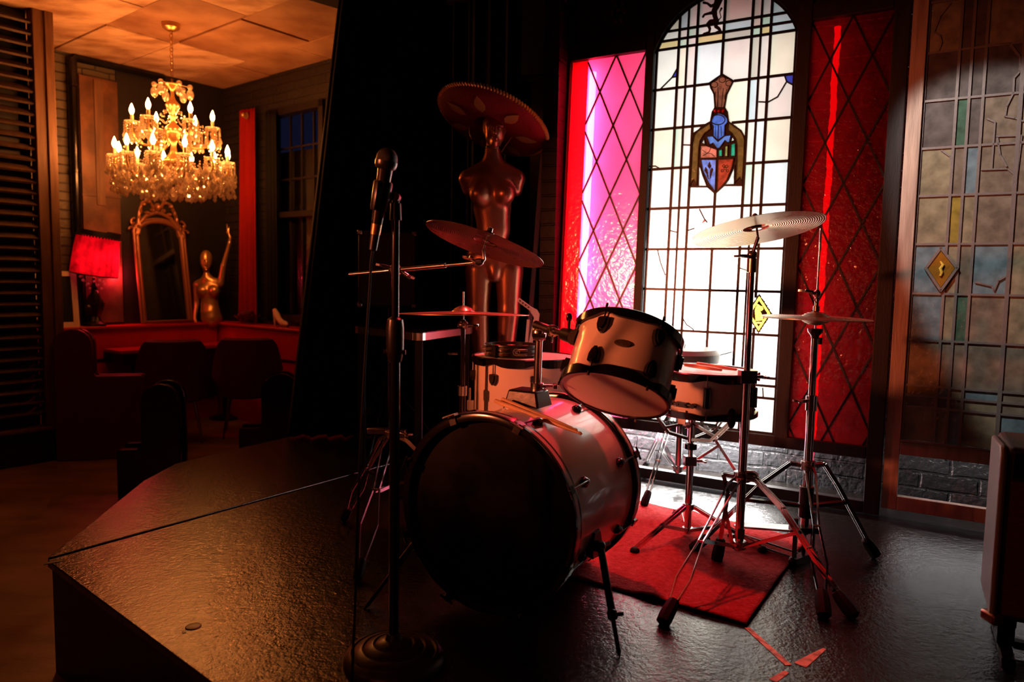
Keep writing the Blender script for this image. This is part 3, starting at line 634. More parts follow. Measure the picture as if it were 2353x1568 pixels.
# ---- red lattice windows
def lattice(b, s0, s1, w0, w1, sc, wc, ps=.162, pw=.3525, wd=.0075):
    for sgn in (1, -1):
        for k in range(-14, 15):
            pts = []
            for s in (s0, s1):
                w_ = wc+pw*(k+sgn*(s-sc)/ps); pts.append((s, w_))
            (sa, wa), (sb, wb) = pts
            t0, t1 = 0, 1
            if wa != wb:
                ta, tb = (w0-wa)/(wb-wa), (w1-wa)/(wb-wa); lo, hi = min(ta, tb), max(ta, tb); t0, t1 = max(0, lo), min(1, hi)
            if t1-t0 > .01: lead(b, [(sa+(sb-sa)*t0, wa+(wb-wa)*t0), (sa+(sb-sa)*t1, wa+(wb-wa)*t1)], wd)
PINK = glassmat('pink_red_glass', (.98, .11, .27), transp=.25, var=.10, tcol=(1, .12, .25), sc=6)
DRED = glassmat('deep_red_glass', (.75, .005, .010), transp=.70, var=.2, tcol=(.62, .008, .012), gloss=.05, bumpd=.004, sc=14)
lw = thing('red_lattice_window', 'pink-red diamond lattice window lit by a glaring tube, left of the arched window', 'window', S(1.28, 0, .29))
b = MB(); b.sheet(lambda u, v: S(u, 0, v), 1.128, 1.446, 6, .292, 2.108, 20); b.build('glass', PINK, lw, smooth=False, fix=False)
b = MB(); b.sheet(lambda u, v: S(u, 0, v), 1.446, 1.536, 3, .292, 2.108, 20); b.build('edge_glass', glassmat('dark_red_edge_glass', (.13, .001, .002), var=.1), lw, smooth=False, fix=False)
b = MB(); lattice(b, 1.128, 1.446, .292, 2.108, 1.293, 1.763); b.build('leading', LEAD, lw, smooth=False)
rw = thing('red_lattice_window', 'deep red diamond lattice window right of the arched window', 'window', S(.21, 0, .29))
b = MB(); b.sheet(lambda u, v: S(u, 0, v), .054, .372, 6, .292, 2.128, 20); b.build('glass', DRED, rw, smooth=False, fix=False)
b = MB(); lattice(b, .054, .372, .292, 2.128, .211, 1.7745, .165, .357); b.build('leading', LEAD, rw, smooth=False)
# tubes behind the red windows
t = thing('light_tube', 'glaring pink fluorescent tube standing behind the left edge of the pink-red window', 'lamp', S(1.40, .09, .1))
b = MB(); b.cyl(S(1.452, .075, .12), S(1.452, .075, 2.10), .018, n=12); b.build('tube', emit('pink_tube', (1, .13, .24), 170), t)
b = MB(); b.cyl(S(1.45, .075, .06), S(1.45, .075, .119), .02); b.cyl(S(1.45, .075, 2.071), S(1.45, .075, 2.12), .02); b.build('end_cap', PLASTIC, t)
t = thing('light_tube', 'thin red neon tube standing behind the deep red window', 'lamp', S(.29, .09, .1))
pts = [S(.285+.004*math.sin(i*1.7), .1, .15+i*.11) for i in range(19)]
b = MB(); b.tube([pts[0].lerp(pts[-1], i/120)+SD*.002*math.sin(i*.37) for i in range(121)], [.014+.0025*math.sin(i*1.9)*math.sin(i*.7) for i in range(121)], 8); b.build('tube', emit('red_tube', (1, .035, .10), 1.7), t)
b = MB(); b.cyl(S(.285, .1, .03), S(.285, .1, .149), .014); b.build('end_cap', PLASTIC, t)
# ---- grey leaded window at the right
gw = thing('leaded_glass_window', 'unlit leaded window of olive and blue panes with a brown wooden stile, far right', 'window', S(-.4, 0, .04))
def gb(nm, s0, s1, w0, w1, m, o0=-.018, o1=.022):
    b = MB(); b.bx(SF, s0, s1, o0, o1, w0, w1); b.build(nm, m, gw, smooth=False, bev=.002)
gb('stile', -.070, -.014, .04, 2.66, BWOOD); gb('rail', -1.40, -.071, .275, .328, BWOOD); gb('rail', -1.40, -.071, .04, .098, BWOOD); gb('rail', -1.40, -.071, 2.34, 2.4, BWOOD); gb('stile', -1.46, -1.401, .04, 2.66, BWOOD)
gb('glazing_bar', -1.40, -.071, .329, .337, GLEAD, -.022, -.004)
gc = {'o': (.38, .33, .21), 'b': (.22, .32, .36), 'n': (.28, .23, .17), 'g': (.09, .18, .12), 'y': (.40, .30, .06), 'k': (.16, .14, .13), 'a': (.40, .17, .02)}
gk = list(gc); gms = [glassmat('antique_glass_'+k, gc[k], transp=.5, var=.25, gloss=.07, bumpd=.004, tcol=tuple(min(1, c*1.9) for c in gc[k]), sc=22, diff=.62) for k in gk]
gcol = [-.071, -.188, -.231, -.278, -.402, -.527, -.567, -.612, -.735, -.86, -.90, -.945, -1.07, -1.19, -1.23, -1.275, -1.40]; grow = [.337, .479, .525, .567, .756, .948, 1.151, 1.348, 1.542, 1.735, 1.929, 2.133, 2.34]
rr = random.Random(5); b = MB()
for c in range(len(gcol)-1):
    for r in range(len(grow)-1):
        k = {(0, 4): 'b', (0, 3): 'o', (0, 6): 'o', (0, 5): 'b', (3, 5): 'b', (1, 6): 'y', (2, 7): 'b', (2, 4): 'g', (0, 2): 'y', (3, 2): 'b', (3, 3): 'n', (3, 4): 'n', (0, 7): 'o', (1, 8): 'g', (0, 0): 'o', (3, 0): 'o', (4, 0): 'b', (1, 2): 'b', (2, 0): 'b'}.get((c, r)) or ('k' if r > 7 and rr.random() < .6 else rr.choice('onokno'))
        b.cur = gk.index(k); b.add([S(gcol[c+1], 0, grow[r]), S(gcol[c], 0, grow[r]), S(gcol[c], 0, grow[r+1]), S(gcol[c+1], 0, grow[r+1])], [(0, 1, 2, 3)])
b.build('glass', gms, gw, smooth=False, fix=False)
b = MB()
for i, c in enumerate(gcol[1:-1]): lead(b, [(c, .337), (c, 2.34)], .010 if (i+1) % 4 else .014, -.006, .005)
for r in grow[1:-1]: lead(b, [(-.071, r), (-1.40, r)], .009, -.005, .004)
lead(b, [(-.074, .337), (-.074, 2.34)], .008)
for pl in ([C8(1220, 270), C8(1360, 260), C8(1420, 340), C8(1420, 430), C8(1385, 470), C8(1380, 560), C8(1340, 640), C8(1330, 700), C8(1390, 710), C8(1440, 730)], [C8(1225, 715), C8(1270, 735), C8(1250, 1010)],
           [C8(1280, 820), C8(1430, 815), C8(1400, 1060)], [C8(1285, 830), C8(1300, 930), C8(1340, 1000)], [C8(1190, 1020), C8(1345, 1015), C8(1400, 1060)], [C8(950, 905), C8(1000, 940), C8(1015, 990)],
           [C9(1155, 390), C9(1250, 412), C9(1265, 440), C9(1290, 380), C9(1355, 345)], [C8(1005, 20), C8(940, 100), C8(905, 190)], [C8(905, 195), C8(940, 215), C8(950, 260), C8(930, 310)]):
    lead(b, pl, .006, -.005, .003)
b.build('leading', GLEAD, gw, smooth=False)
b = MB(); dq = [C9(*p) for p in ((945, 185), (1042, 305), (945, 440), (855, 305))]
dc_ = (sum(p[0] for p in dq)/4, sum(p[1] for p in dq)/4); di = [(dc_[0]+(p[0]-dc_[0])*.86, dc_[1]+(p[1]-dc_[1])*.86) for p in dq]
b.prism(PF, di, -.010, -.004); b.build('amber_diamond', mat('amber_glass', (.20, .085, .01), .12, bump=[(18, .006)]), gw, smooth=False)
b = MB(); lead(b, dq+[dq[0]], .010, -.013, .003); b.build('diamond_leading', GLEAD, gw, smooth=False)
b = MB(); b.tube([S(dc_[0]+dx, -.012, dc_[1]+dz) for dx, dz in ((.004, .03), (-.006, .015), (.002, 0), (-.004, -.015), (.0, -.03))], [.003, .006, .007, .006, .004]); b.build('painted_figure', mat('gold_stain', (.6, .36, .05), .3), gw)
# ================================================================== drum kit
def polar(c, ax, r, h, t):
    u, v, a = basis(ax); return Vector(c)+a*h+(u*math.cos(t)+v*math.sin(t))*r
def face_t(c, ax):
    u, v, a = basis(ax); d = (CAM-Vector(c)); return math.atan2(d.dot(v), d.dot(u))
def rad(c, ax, t): u, v, a = basis(ax); return u*math.cos(t)+v*math.sin(t)
def tang(c, ax, t): u, v, a = basis(ax); return -u*math.sin(t)+v*math.cos(t)
def flanged_hoop(c, ax, r, sgn, nl, ph, depth=.022, dip=.012, tall=.006):
    """black scalloped die-cast style hoop; sgn=+1 top hoop (hangs down), -1 bottom hoop"""
    def hf(j, t):
        if j not in (3, 4): return 0
        k = abs(math.cos((t-ph)*nl/2)); return -sgn*dip*(1-k**6)
    b = MB(); b.lathe(c, ax, [(r+.003, sgn*tall), (r+.009, sgn*(tall+.001)), (r+.014, sgn*(tall-.003)), (r+.0135, -sgn*depth*.55), (r+.004, -sgn*depth*.55), (r+.003, sgn*tall)], 96, False, hfun=hf); return b
def head_disc(c, ax, r, h, dome=.001):
    b = MB(); b.lathe(c, ax, [(0, h+dome), (r*.5, h+dome*.8), (r-.012, h), (r+.003, h-.0005 if dome > 0 else h+.0005)], 64, False); return b
def shell_mb(c, ax, r, L_, th=.007):
    b = MB(); b.lathe(c, ax, [(r-th, .002), (r, .002), (r, L_-.002), (r-th, L_-.002), (r-th, .002)], 80, False); return b
def shield_lug(b, c, ax, r, h, t, ln=.05, wd=.034, up=1, th=.02):
    u, v, a = basis(ax); R_ = rad(c, ax, t); T = tang(c, ax, t); P0 = Vector(c)+a*h+R_*r
    pr_ = [(-.5, .45), (-.3, .52), (.3, .52), (.5, .45), (.5, 0), (.36, -.28), (.12, -.5), (-.12, -.5), (-.36, -.28), (-.5, 0)]
    b.prism(lambda x, y, z: P0+T*x+a*(y*up)+R_*z, [(x*wd, y*ln) for x, y in pr_], -.003, th*.7)
    b.prism(lambda x, y, z: P0+T*x+a*(y*up)+R_*z, [(x*wd*.7, y*ln*.75+.002) for x, y in pr_], th*.7, th)
# ---- bass drum
BF = Vector((-.058, 2.03, .303)); BA = Vector((.5, .866, -.004)).normalized(); BL = .44; BR = .277
bd = thing('bass_drum', 'large ivory bass drum with a black front head standing on the stage', 'drum', (BF.x+.11, BF.y+.2, 0))
shell_mb(BF, BA, BR, BL).build('shell', SHELL, bd)
def bass_hoop(h0, nm):
    b = MB(); r = BR+.004; w_ = .042
    b.lathe(BF+BA*h0, BA, [(r-.012, 0), (r+.006, 0), (r+.011, .003), (r+.011, .013)], 96, False); b.cur = 1
    b.lathe(BF+BA*h0, BA, [(r+.011, .013), (r+.0112, .029)], 96, False); b.cur = 0
    b.lathe(BF+BA*h0, BA, [(r+.0112, .029), (r+.011, w_-.003), (r+.006, w_), (r-.004, w_), (r-.012, 0)], 96, False)
    b.build(nm, [BLACKG, SHELL], bd)
bass_hoop(-.032, 'hoop'); bass_hoop(BL-.012, 'hoop')
head_disc(BF, -BA, BR-.004, .006, .001).build('front_head', BHEAD, bd)
head_disc(BF+BA*(BL+.004), BA, BR-.004, .006, .001).build('batter_head', HEAD, bd)
b = MB(); b.lathe(BF-BA*.006, -BA, [(BR-.013, -.001), (BR-.010, .004), (BR-.006, .001)], 80, False); b.build('head_collar', BLACKG, bd)
for k in range(8):
    t = PI*(22.5+45*k)/180
    for end in (0, 1):
        b = MB(); hh = .085 if not end else BL-.085; sg = -1 if not end else 1; he = -.034 if not end else BL+.032
        R_ = rad(BF, BA, t); c0 = polar(BF, BA, BR, hh, t)
        Rm = Matrix((BA, tang(BF, BA, t), R_)).transposed()
        b.ell(c0+R_*.006, (.024, .013, .013), 12, Rm); b.ell(c0+R_*.004-BA*(sg*.004), (.014, .017, .010), 12, Rm)
        b.cyl(c0+R_*.016, polar(BF, BA, BR+.018, he, t), .003, n=8)
        b.build('lug', BLACKG, bd)
        b = MB(); pe = polar(BF, BA, BR+.018, he, t)
        b.bx(lambda x, y, z: pe+tang(BF, BA, t)*x+R_*y+BA*(sg*z), -.011, .011, -.018, .004, -.02, .003); b.bx(lambda x, y, z: pe+tang(BF, BA, t)*x+R_*y+BA*(sg*z), -.011, .011, -.028, -.016, -.002, .004)
        b.cyl(pe+BA*(sg*.003), pe+BA*(sg*.016), .005, n=8)
        if k % 2 or not end: b.cyl(pe+BA*(sg*.013)-tang(BF, BA, t)*.022, pe+BA*(sg*.013)+tang(BF, BA, t)*.022, .0038, n=8)
        b.build('claw_hook', CHROMED if k in (1, 2) and not end else BLACKG, bd)
for side, bpx, tip in ((1, polar(BF, BA, BR+.004, .15, PI*1.10), fl(1424, 1512)), (-1, polar(BF, BA, BR+.004, .15, -PI*.10), Vector((-.42, 2.03, 0)))):
    b = MB(); R_ = (bpx-(BF+BA*.15)).normalized(); T = Z
    b.prism(lambda x, y, z: bpx+BA*x+T*y+R_*z, [(-.03, -.035), (.03, -.035), (.036, .0), (.022, .04), (-.022, .04), (-.036, 0)], -.012, .012); b.ell(bpx+R_*.02, .018, 10); b.cyl(bpx+BA*.0+R_*.02, bpx+BA*.05+R_*.03, .006); b.build('spur_bracket', PLASTIC, bd, bev=.003)
    p0 = bpx+R_*.022; d = tip-p0; b = MB(); b.cyl(p0, p0+d*.62, .0105); b.lathe(p0+d*.60, d, [(.0105, 0), (.014, .004), (.014, .02), (.0105, .024)], 14); b.cyl(p0+d*.64, p0+d*.64+Vector((.03, 0, .004)), .005); b.build('spur', BLACKG, bd)
    b = MB(); b.cyl(p0+d*.62, p0+d*.93, .006); b.lathe(p0+d*.93, d, [(.006, 0), (.007, .005), (.0015, d.length*.07)], 10); b.build('spur_tip', BLACKG, bd)
# tom holder on the bass shell
b = MB(); bc = Vector((.055, 2.27, .578)); f_ = lambda x, y, z: bc+(SD*-1)*x*(1-z*4)+SN0*y*(1-z*3)+Z*z
b.add([f_(x, y, z) for z in (-.02, .048) for y in (-.05, .05) for x in (-.062, .062)], [(0, 2, 3, 1), (4, 5, 7, 6), (0, 1, 5, 4), (2, 6, 7, 3), (0, 4, 6, 2), (1, 3, 7, 5)])
b.build('tom_mount_base', PLASTIC, bd, bev=.006)
b = MB(); PB = Vector((.083, 2.285, .60)); PT = Vector((.086, 2.285, .795)); b.cyl(PB, PT, .0125, n=20); b.build('tom_mount_post', CHROMED, bd)
b = MB(); b.lathe(PB+Z*.022, Z, [(.013, 0), (.021, .002), (.021, .022), (.013, .024)], 20); b.cyl(PB+Z*.034+Vector((.015, 0, 0)), PB+Z*.034+Vector((.05, 0, 0)), .006); b.box(PB+Z*.034+Vector((.058, 0, 0)), .012, .03, .014); b.build('memory_lock', CHROMED, bd, bev=.001)
TBc = at(1411, 908, 2.08); TA = Vector((.27, .45, .85)).normalized(); TL = .198; TR = .152
armend = polar(TBc, TA, TR+.012, .135, face_t(TBc, TA)-PI*.44)
armend2 = polar(TBc, TA, TR+.012, .135, face_t(TBc, TA)+PI*.44)
if armend2.x < armend.x: armend = armend2
b = MB(); b.ell(PT+Z*.008, (.024, .022, .03), 14); jt = PT+Z*.03; b.cyl(jt-Vector((.012, 0, -.006)), jt+(armend-jt)*.40, .014, n=16); b.lathe(jt+(armend-jt)*.36, armend-jt, [(.014, 0), (.019, .002), (.019, .018), (.014, .02)], 16); b.cyl(PT+Vector((-.02, -.01, .0)), PT+Vector((.02, -.012, .0)), .012)
b.cyl(jt+(armend-jt)*.42, jt+(armend-jt)*.42+Vector((-.003, -.02, -.035)), .003, n=8)
b.build('tilter', CHROMED, bd)
b = MB(); b.cyl(jt+(armend-jt)*.38, jt+(armend-jt)*1.03, .0105, n=16); b.build('tom_arm', CHROMED, bd)
# ---- rack tom
rt = thing('rack_tom', 'small ivory tom drum with black hoops tilted on the bass drum mount', 'drum', TBc)
shell_mb(TBc, TA, TR, TL).build('shell', SHELL, rt)
ft = face_t(TBc, TA)
flanged_hoop(TBc+TA*TL, TA, TR, 1, 6, ft+PI/6).build('hoop', BLACKG, rt); flanged_hoop(TBc, TA, TR, -1, 6, ft+PI/6).build('hoop', BLACKG, rt)
head_disc(TBc, -TA, TR, .002).build('bottom_head', HEAD, rt); head_disc(TBc+TA*TL, TA, TR, .002).build('top_head', HEAD, rt)
for k in range(6):
    t = ft+PI/6+k*PI/3
    for h_, up, he in ((.052, -1, -.004), (TL-.052, 1, TL+.004)):
        b = MB(); shield_lug(b, TBc, TA, TR, h_, t, .048, .033, up); b.build('lug', PLASTIC, rt)
        b = MB(); b.cyl(polar(TBc, TA, TR+.009, h_, t), polar(TBc, TA, TR+.009, he, t), .0026, n=8); b.cyl(polar(TBc, TA, TR+.0125, he, t), polar(TBc, TA, TR+.0125, he+(.012 if he > .1 else -.012), t), .004, n=8); b.build('tension_rod', CHROMED, rt)
b = MB(); bt = ft-.07; Pq = polar(TBc, TA, TR-.0002, TL*.50, bt); n_ = rad(TBc, TA, bt); tt = tang(TBc, TA, bt)
b.lathe(Pq, n_, [(0, .006), (.8, .0055), (1, .0)], 32, False); b.v = [Pq+(lambda d: tt*(d.dot(tt)*.026)+TA*(d.dot(TA)*.0115)+n_*(d.dot(n_)-.0024*(d.dot(tt))**2))(p-Pq) for p in b.v]
b.build('badge', mat('dull_brass_badge', (.16, .115, .07), .35, metal=.6, bump=[(200, .001)]), rt)
b = MB(); d_ = (armend-jt).normalized(); b.cyl(armend-d_*.045, armend+d_*.006, .02, .024, n=16); b.cyl(armend-d_*.02+Z*.015, armend-d_*.02+Z*.05, .005); b.ell(armend-d_*.02+Z*.055, (.01, .006, .014), 10); b.build('mount_bracket', PLASTIC, rt)
# ---- floor tom
FC = Vector((.055, 2.90, .262)); FA = Vector((.0, .012, 1)).normalized(); FL_ = .40; FRr = .204
ftm = thing('floor_tom', 'ivory floor tom with black hoops behind the bass drum, tambourine on its head', 'drum', (FC.x, FC.y, 0))
f0 = face_t(FC, FA); ph = f0+math.radians(10)
shell_mb(FC, FA, FRr, FL_).build('shell', SHELL, ftm)
flanged_hoop(FC+FA*FL_, FA, FRr, 1, 8, ph, .026, .012).build('hoop', BLACKG, ftm); flanged_hoop(FC, FA, FRr, -1, 8, ph, .026, .012).build('hoop', BLACKG, ftm)
head_disc(FC+FA*FL_, FA, FRr, .003).build('top_head', HEAD, ftm); head_disc(FC, -FA, FRr, .002).build('bottom_head', HEAD, ftm)
for k in range(8):
    t = ph+k*PI/4
    for h_, up, he in ((.075, -1, -.004), (FL_-.075, 1, FL_+.002)):
        b = MB(); shield_lug(b, FC, FA, FRr, h_, t, .042, .032, up); b.build('lug', PLASTIC, ftm)
        b = MB(); b.cyl(polar(FC, FA, FRr+.009, h_, t), polar(FC, FA, FRr+.009, he, t), .0028, n=8); b.build('tension_rod', CHROMED, ftm)
for k in range(3):
    t = ph+PI/8+k*2*PI/3; b = MB(); p = polar(FC, FA, FRr+.02, .27, t); b.cyl(p, Vector((p.x, p.y, .05)), .006); b.cyl(Vector((p.x, p.y, .05)), Vector((p.x, p.y, 0))+rad(FC, FA, t)*.03, .006); b.bx(lambda x, y, z: p+tang(FC, FA, t)*x+rad(FC, FA, t)*y+Z*z, -.014, .014, -.018, .01, -.09, -.05)
    lg = b.build('leg', CHROMED, ftm); b = MB(); q = Vector((p.x, p.y, 0))+rad(FC, FA, t)*.032; b.ell(q+Z*.012, (.014, .014, .012), 10); b.build('rubber_foot', RUBBER, lg)
# tambourine on the floor tom
tc_ = FC+FA*(FL_+.006)+Vector((-.055, -.02, 0)); tb = thing('tambourine', 'black tambourine with paired jingles lying on the floor tom head', 'tambourine', tc_)
b = MB(); R_t = .105
b.lathe(tc_, Z, [(R_t-.006, 0), (R_t+.004, 0), (R_t+.005, .004), (R_t, .006), (R_t, .042), (R_t+.005, .044), (R_t+.004, .048), (R_t-.006, .048), (R_t-.006, 0)], 64, False); b.build('frame', PLASTIC, tb)
for k in range(9):
    t = -PI/2-.32+k*2*PI/9
    for zz in (.015, .033):
        b = MB(); cc_ = tc_+Vector((math.cos(t)*(R_t), math.sin(t)*(R_t), zz))
        for dz in (-.003, .002): b.lathe(cc_+Z*dz, Z, [(0, .0015), (.01, .001), (.022, -.0004), (.022, .0002), (.01, .0018)], 20, False)
        b.build('jingle', CYMB, tb)
b = MB(); t0 = -PI/2+.17
def onring(x, y): t = t0+x/R_t; return tc_+Vector((math.cos(t)*(R_t+.0012), math.sin(t)*(R_t+.0012), .024+y))
b.tube([onring(.013*math.cos(a*PI/12), .013*math.sin(a*PI/12)) for a in range(24)], .0007, 5, closed=True)
for pl in ([(-.006, .007), (-.006, .001), (-.001, .001)], [(.001, .001), (.001, .007), (.006, .007), (.006, .004), (.001, .004)], [(-.006, -.003), (.006, -.003)], [(-.004, -.006), (.004, -.006)]): b.tube([onring(*p) for p in pl], .0007, 4)
b.build('maker_mark', mat('white_print', (.5, .42, .42), .6), tb)
# ---- snare
SCn = Vector((.716, 2.63, .502)); SAx = Vector((.01, .0, 1)).normalized(); SL_ = .150; SR_ = .176
sn = thing('snare_drum', 'ivory snare drum with tube lugs resting on a chrome stand', 'drum', SCn)
s0 = face_t(SCn, SAx); ph = s0+math.radians(2)
shell_mb(SCn, SAx, SR_, SL_).build('shell', SHELL, sn)
flanged_hoop(SCn+SAx*SL_, SAx, SR_, 1, 6, ph, .026, .010).build('hoop', BLACKG, sn); flanged_hoop(SCn, SAx, SR_, -1, 6, ph, .02, .008).build('hoop', BLACKG, sn)
head_disc(SCn+SAx*SL_, SAx, SR_, .002).build('top_head', HEAD, sn); head_disc(SCn, -SAx, SR_, .002).build('bottom_head', HEAD, sn)
for k in range(6):
    t = ph+k*PI/3; b = MB(); cc_ = polar(SCn, SAx, SR_+.012, SL_*.5, t); b.cyl(cc_-Z*.036, cc_+Z*.036, .0125, n=16); b.cyl(cc_-rad(SCn, SAx, t)*.014, cc_, .01)
    b.build('lug', PLASTIC, sn, bev=.003)
    b = MB(); b.cyl(cc_+Z*.03, cc_+Z*(SL_*.5+.004), .0026, n=8); b.cyl(cc_-Z*.03, cc_-Z*(SL_*.5+.004), .0026, n=8); b.build('tension_rod', CHROMED, sn)
b = MB(); t = s0-.42
if polar(SCn, SAx, 1, 0, t).x > polar(SCn, SAx, 1, 0, s0+.42).x: t = s0+.42
cc_ = polar(SCn, SAx, SR_+.008, .045, t); T = tang(SCn, SAx, t); R_ = rad(SCn, SAx, t)
b.bx(lambda x, y, z: cc_+T*x+R_*y+Z*z, -.02, .02, -.008, .008, -.009, .009); b.cyl(cc_-T*.045, cc_+T*.045, .004)
for s_ in (-1, 1): b.cyl(cc_+T*.042*s_-R_*.008, cc_+T*.042*s_+R_*.01, .009); b.cyl(cc_+T*.013*s_+R_*.006, cc_+T*.013*s_+R_*.012, .004)
b.build('snare_butt_plate', PLASTIC, sn, bev=.001)
b = MB(); b.bx(lambda x, y, z: cc_+T*x+R_*y+Z*z, -.014, .014, -.005, .001, -.07, -.02); b.build('snare_strap', HEAD, sn)
# ---- chrome stands
def foot_mb(b, foot, dn, s=1.0):
    R_ = Matrix((basis(dn)[0], basis(dn)[1], dn)).transposed(); f = lambda x, y, z: foot+R_ @ Vector((x, y, z))
    o8 = [(-.6, -1), (.6, -1), (1, -.6), (1, .6), (.6, 1), (-.6, 1), (-1, .6), (-1, -.6)]
    b.lathe(foot-dn*.066*s, dn, [(.008*s, 0), (.013*s, .003*s), (.0165*s, .018*s), (.018*s, .050*s), (.0165*s, .066*s), (.006*s, .072*s)], 8)
def strip_leg(root, top, foot, side, sp=.012, spm=.026, mid=.42, w_=.010, t_=.0028, plate=True, bow=.0, mt=CHROME, fs=1.0):
    top, foot = Vector(top), Vector(foot); d = foot-top; side = Vector(side).normalized(); b = MB(); up = Z*bow
    for s_ in (-1, 1):
        pts = [top+side*sp*s_, top+d*.10+side*sp*1.3*s_+up*.7, top+d*mid+side*spm*s_*.35+up, top+d*(mid+.22)+side*spm*s_+up*.5, top+d*.92+side*.007*s_]
        for p, q in zip(pts, pts[1:]): b.bar(p, q, t_, w_, side)
    if plate:
        c = top+d*mid+up; b.cyl(c-side*(spm*.5), c+side*(spm*.5), .004, n=8); c = top+d*.92; b.cyl(c-side*.010, c+side*.010, .0035, n=8)
    c = top; b.cyl(c-side*.016, c+side*.016, .004, n=8)
    lg = b.build('leg', mt, root); b = MB(); dn = d.normalized()
    foot_mb(b, foot, dn, fs); b.build('rubber_foot', RUBBER, lg); return lg
def flat_leg(root, top, foot, w_=.013, t_=.006, bow=.03, mt=CHROME, fs=1.0, pair=.008):
    """pair of pressed steel strips side by side, bowed upward then down to the foot"""
    top, foot = Vector(top), Vector(foot); d = foot-top; h = Vector((d.x, d.y, 0)).normalized(); side = Vector((-h.y, h.x, 0)); b = MB()
    pts = [top, top+h*.035+Z*.004, top+d*.35+Z*bow, top+d*.93]
    for s_ in (-1, 1):
        for p, q in zip(pts, pts[1:]): b.bar(p+side*s_*pair, q+side*s_*pair, t_*.5, w_, side)
    for f in (.35, .60, .92): c = top+d*f+Z*(bow if f == .35 else bow*.6*(1-f)/.65*1.5); b.cyl(c-side*(pair+.004), c+side*(pair+.004), .004, n=8)
    lg = b.build('leg', mt, root); b = MB(); dn = d.normalized()
    foot_mb(b, foot, dn, fs*1.05); b.build('rubber_foot', RUBBER, lg); return top+d*.5+Z*bow*.8
def brace(root, p, q, w_=.012, mt=CHROME):
    p, q = Vector(p), Vector(q); d = q-p; h = Vector((d.x, d.y, 0)).normalized(); side = Vector((-h.y, h.x, 0)); b = MB()
    for s_ in (-1, 1): b.bar(p+side*s_*.006, q+side*s_*.006, .002, w_, side)
    b.cyl(p-side*.01, p+side*.01, .004, n=8); b.build('brace', mt, root)
def collar(b, c, r=.018, h=.03): b.lathe(Vector(c)-Z*h/2, Z, [(r*.7, 0), (r, .002), (r, h-.002), (r*.7, h)], 18)
def wing(b, c, d, s=1):
    c, d = Vector(c), Vector(d).normalized(); u, v, _ = basis(d); b.cyl(c, c+d*.022*s, .005*s, n=10)
    e = c+d*.026*s; b.prism(lambda x, y, z: e+u*x+d*y+v*z, [(-.016*s, .010*s), (-.018*s, .0), (-.006*s, -.006*s), (.006*s, -.006*s), (.018*s, 0), (.016*s, .010*s), (.004*s, .003*s), (-.004*s, .003*s)], -.003*s, .003*s)
def cymbal(name, label, c, nrm, r, cup=.17, bow=.035, th=.0012, m=CYMB, group=None):
    """c = bell top centre underside; nrm = upward axis"""
    prof = []; rc = r*cup
    for i in range(9): a = i/8; prof.append((rc*a, bow*r*2+.10*r*math.cos(a*PI/2)**.8*.9))
    for i in range(1, 13): a = i/12; prof.append((rc+(r-rc)*a, bow*r*2*(1-a**1.35)))
    prof[0] = (.006, prof[0][1]); inner = [(x, y-th) for x, y in prof]
    b = MB(); b.lathe((0, 0, 0), Z, prof+inner[::-1]+[prof[0]], 96, False)
    top = prof[0][1]; u, v, a = basis(nrm); Rm = Matrix((u, v, a)).transposed()
    o = b.build(name, m); o.matrix_world = Matrix.Translation(Vector(c)-a*top) @ Rm.to_4x4(); tag(o, label, 'cymbal', group); return o
# crash stand (right of the bass drum)
P0 = Vector((.797, 2.415, 0)); cs = thing('cymbal_stand', 'chrome double braced cymbal stand with tripod feet holding the high crash cymbal', 'stand', P0)
b = MB(); b.cyl(P0+Z*.055, P0+Z*.665, .0145, n=24); b.build('lower_tube', CHROME, cs)
b = MB(); b.cyl(P0+Z*.665, P0+Z*1.03, .0105, n=24); b.build('upper_tube', CHROME, cs)
b = MB(); b.bx(lambda x, y, z: P0+Vector((x, y, z)), -.025, .03, -.02, .02, .638, .682); wing(b, P0+Vector((.03, 0, .66)), (1, 0, .0), 1.2); b.build('height_clamp', CHROMED, cs, bev=.003)
hub = P0+Z*.315; b = MB(); collar(b, hub, .028, .035); b.ell(hub+Vector((.02, -.01, .005)), (.035, .02, .02), 12); b.build('upper_collar', CHROMED, cs)
lowc = P0+Z*.075; b = MB(); collar(b, lowc, .024, .03); b.bx(lambda x, y, z: P0+Vector((x, y, z)), -.012, .012, -.0165, -.0145, .10, .135); b.build('lower_collar', CHROMED, cs)
for ft_ in (fl(1523, 1440), fl(1962, 1424), fl(1690, 1322)+Vector((-.035, .10, 0))):
    dh = Vector((ft_.x-P0.x, ft_.y-P0.y, 0)).normalized(); tp = hub+dh*.028
    if ft_.x < .6: strip_leg(cs, tp, ft_+Z*.012, Vector((-dh.y, dh.x, 0)), .012, .022, .55, bow=.03, fs=1.25); md = tp+(ft_-tp)*.52+Z*.03
    else: md = flat_leg(cs, tp, ft_+Z*.012, bow=.045, fs=1.15)
    brace(cs, lowc+dh*.022, md-Z*.006)
tl = P0+Z*1.035; b = MB(); collar(b, tl, .016, .05); b.ell(tl+Z*.035, (.018, .015, .016), 12); wing(b, tl+Vector((-.01, -.006, .03)), (-1, -.2, 0), 1.3); b.build('tilter', CHROMED, cs)
CC_ = at(1737, 512, 2.40); cn = Vector((-.12, .20, 1)).normalized()
b = MB(); b.cyl(tl+Z*.035, CC_-cn*.05, .006, n=12); b.cyl(CC_-cn*.05, CC_+cn*.03, .0035, n=10); b.build('cymbal_rod', CHROMED, cs)
b = MB(); b.lathe(CC_-cn*.018, cn, [(.004, 0), (.017, .001), (.017, .014), (.004, .015)], 20); b.build('felt_washer', BLACK, cs)
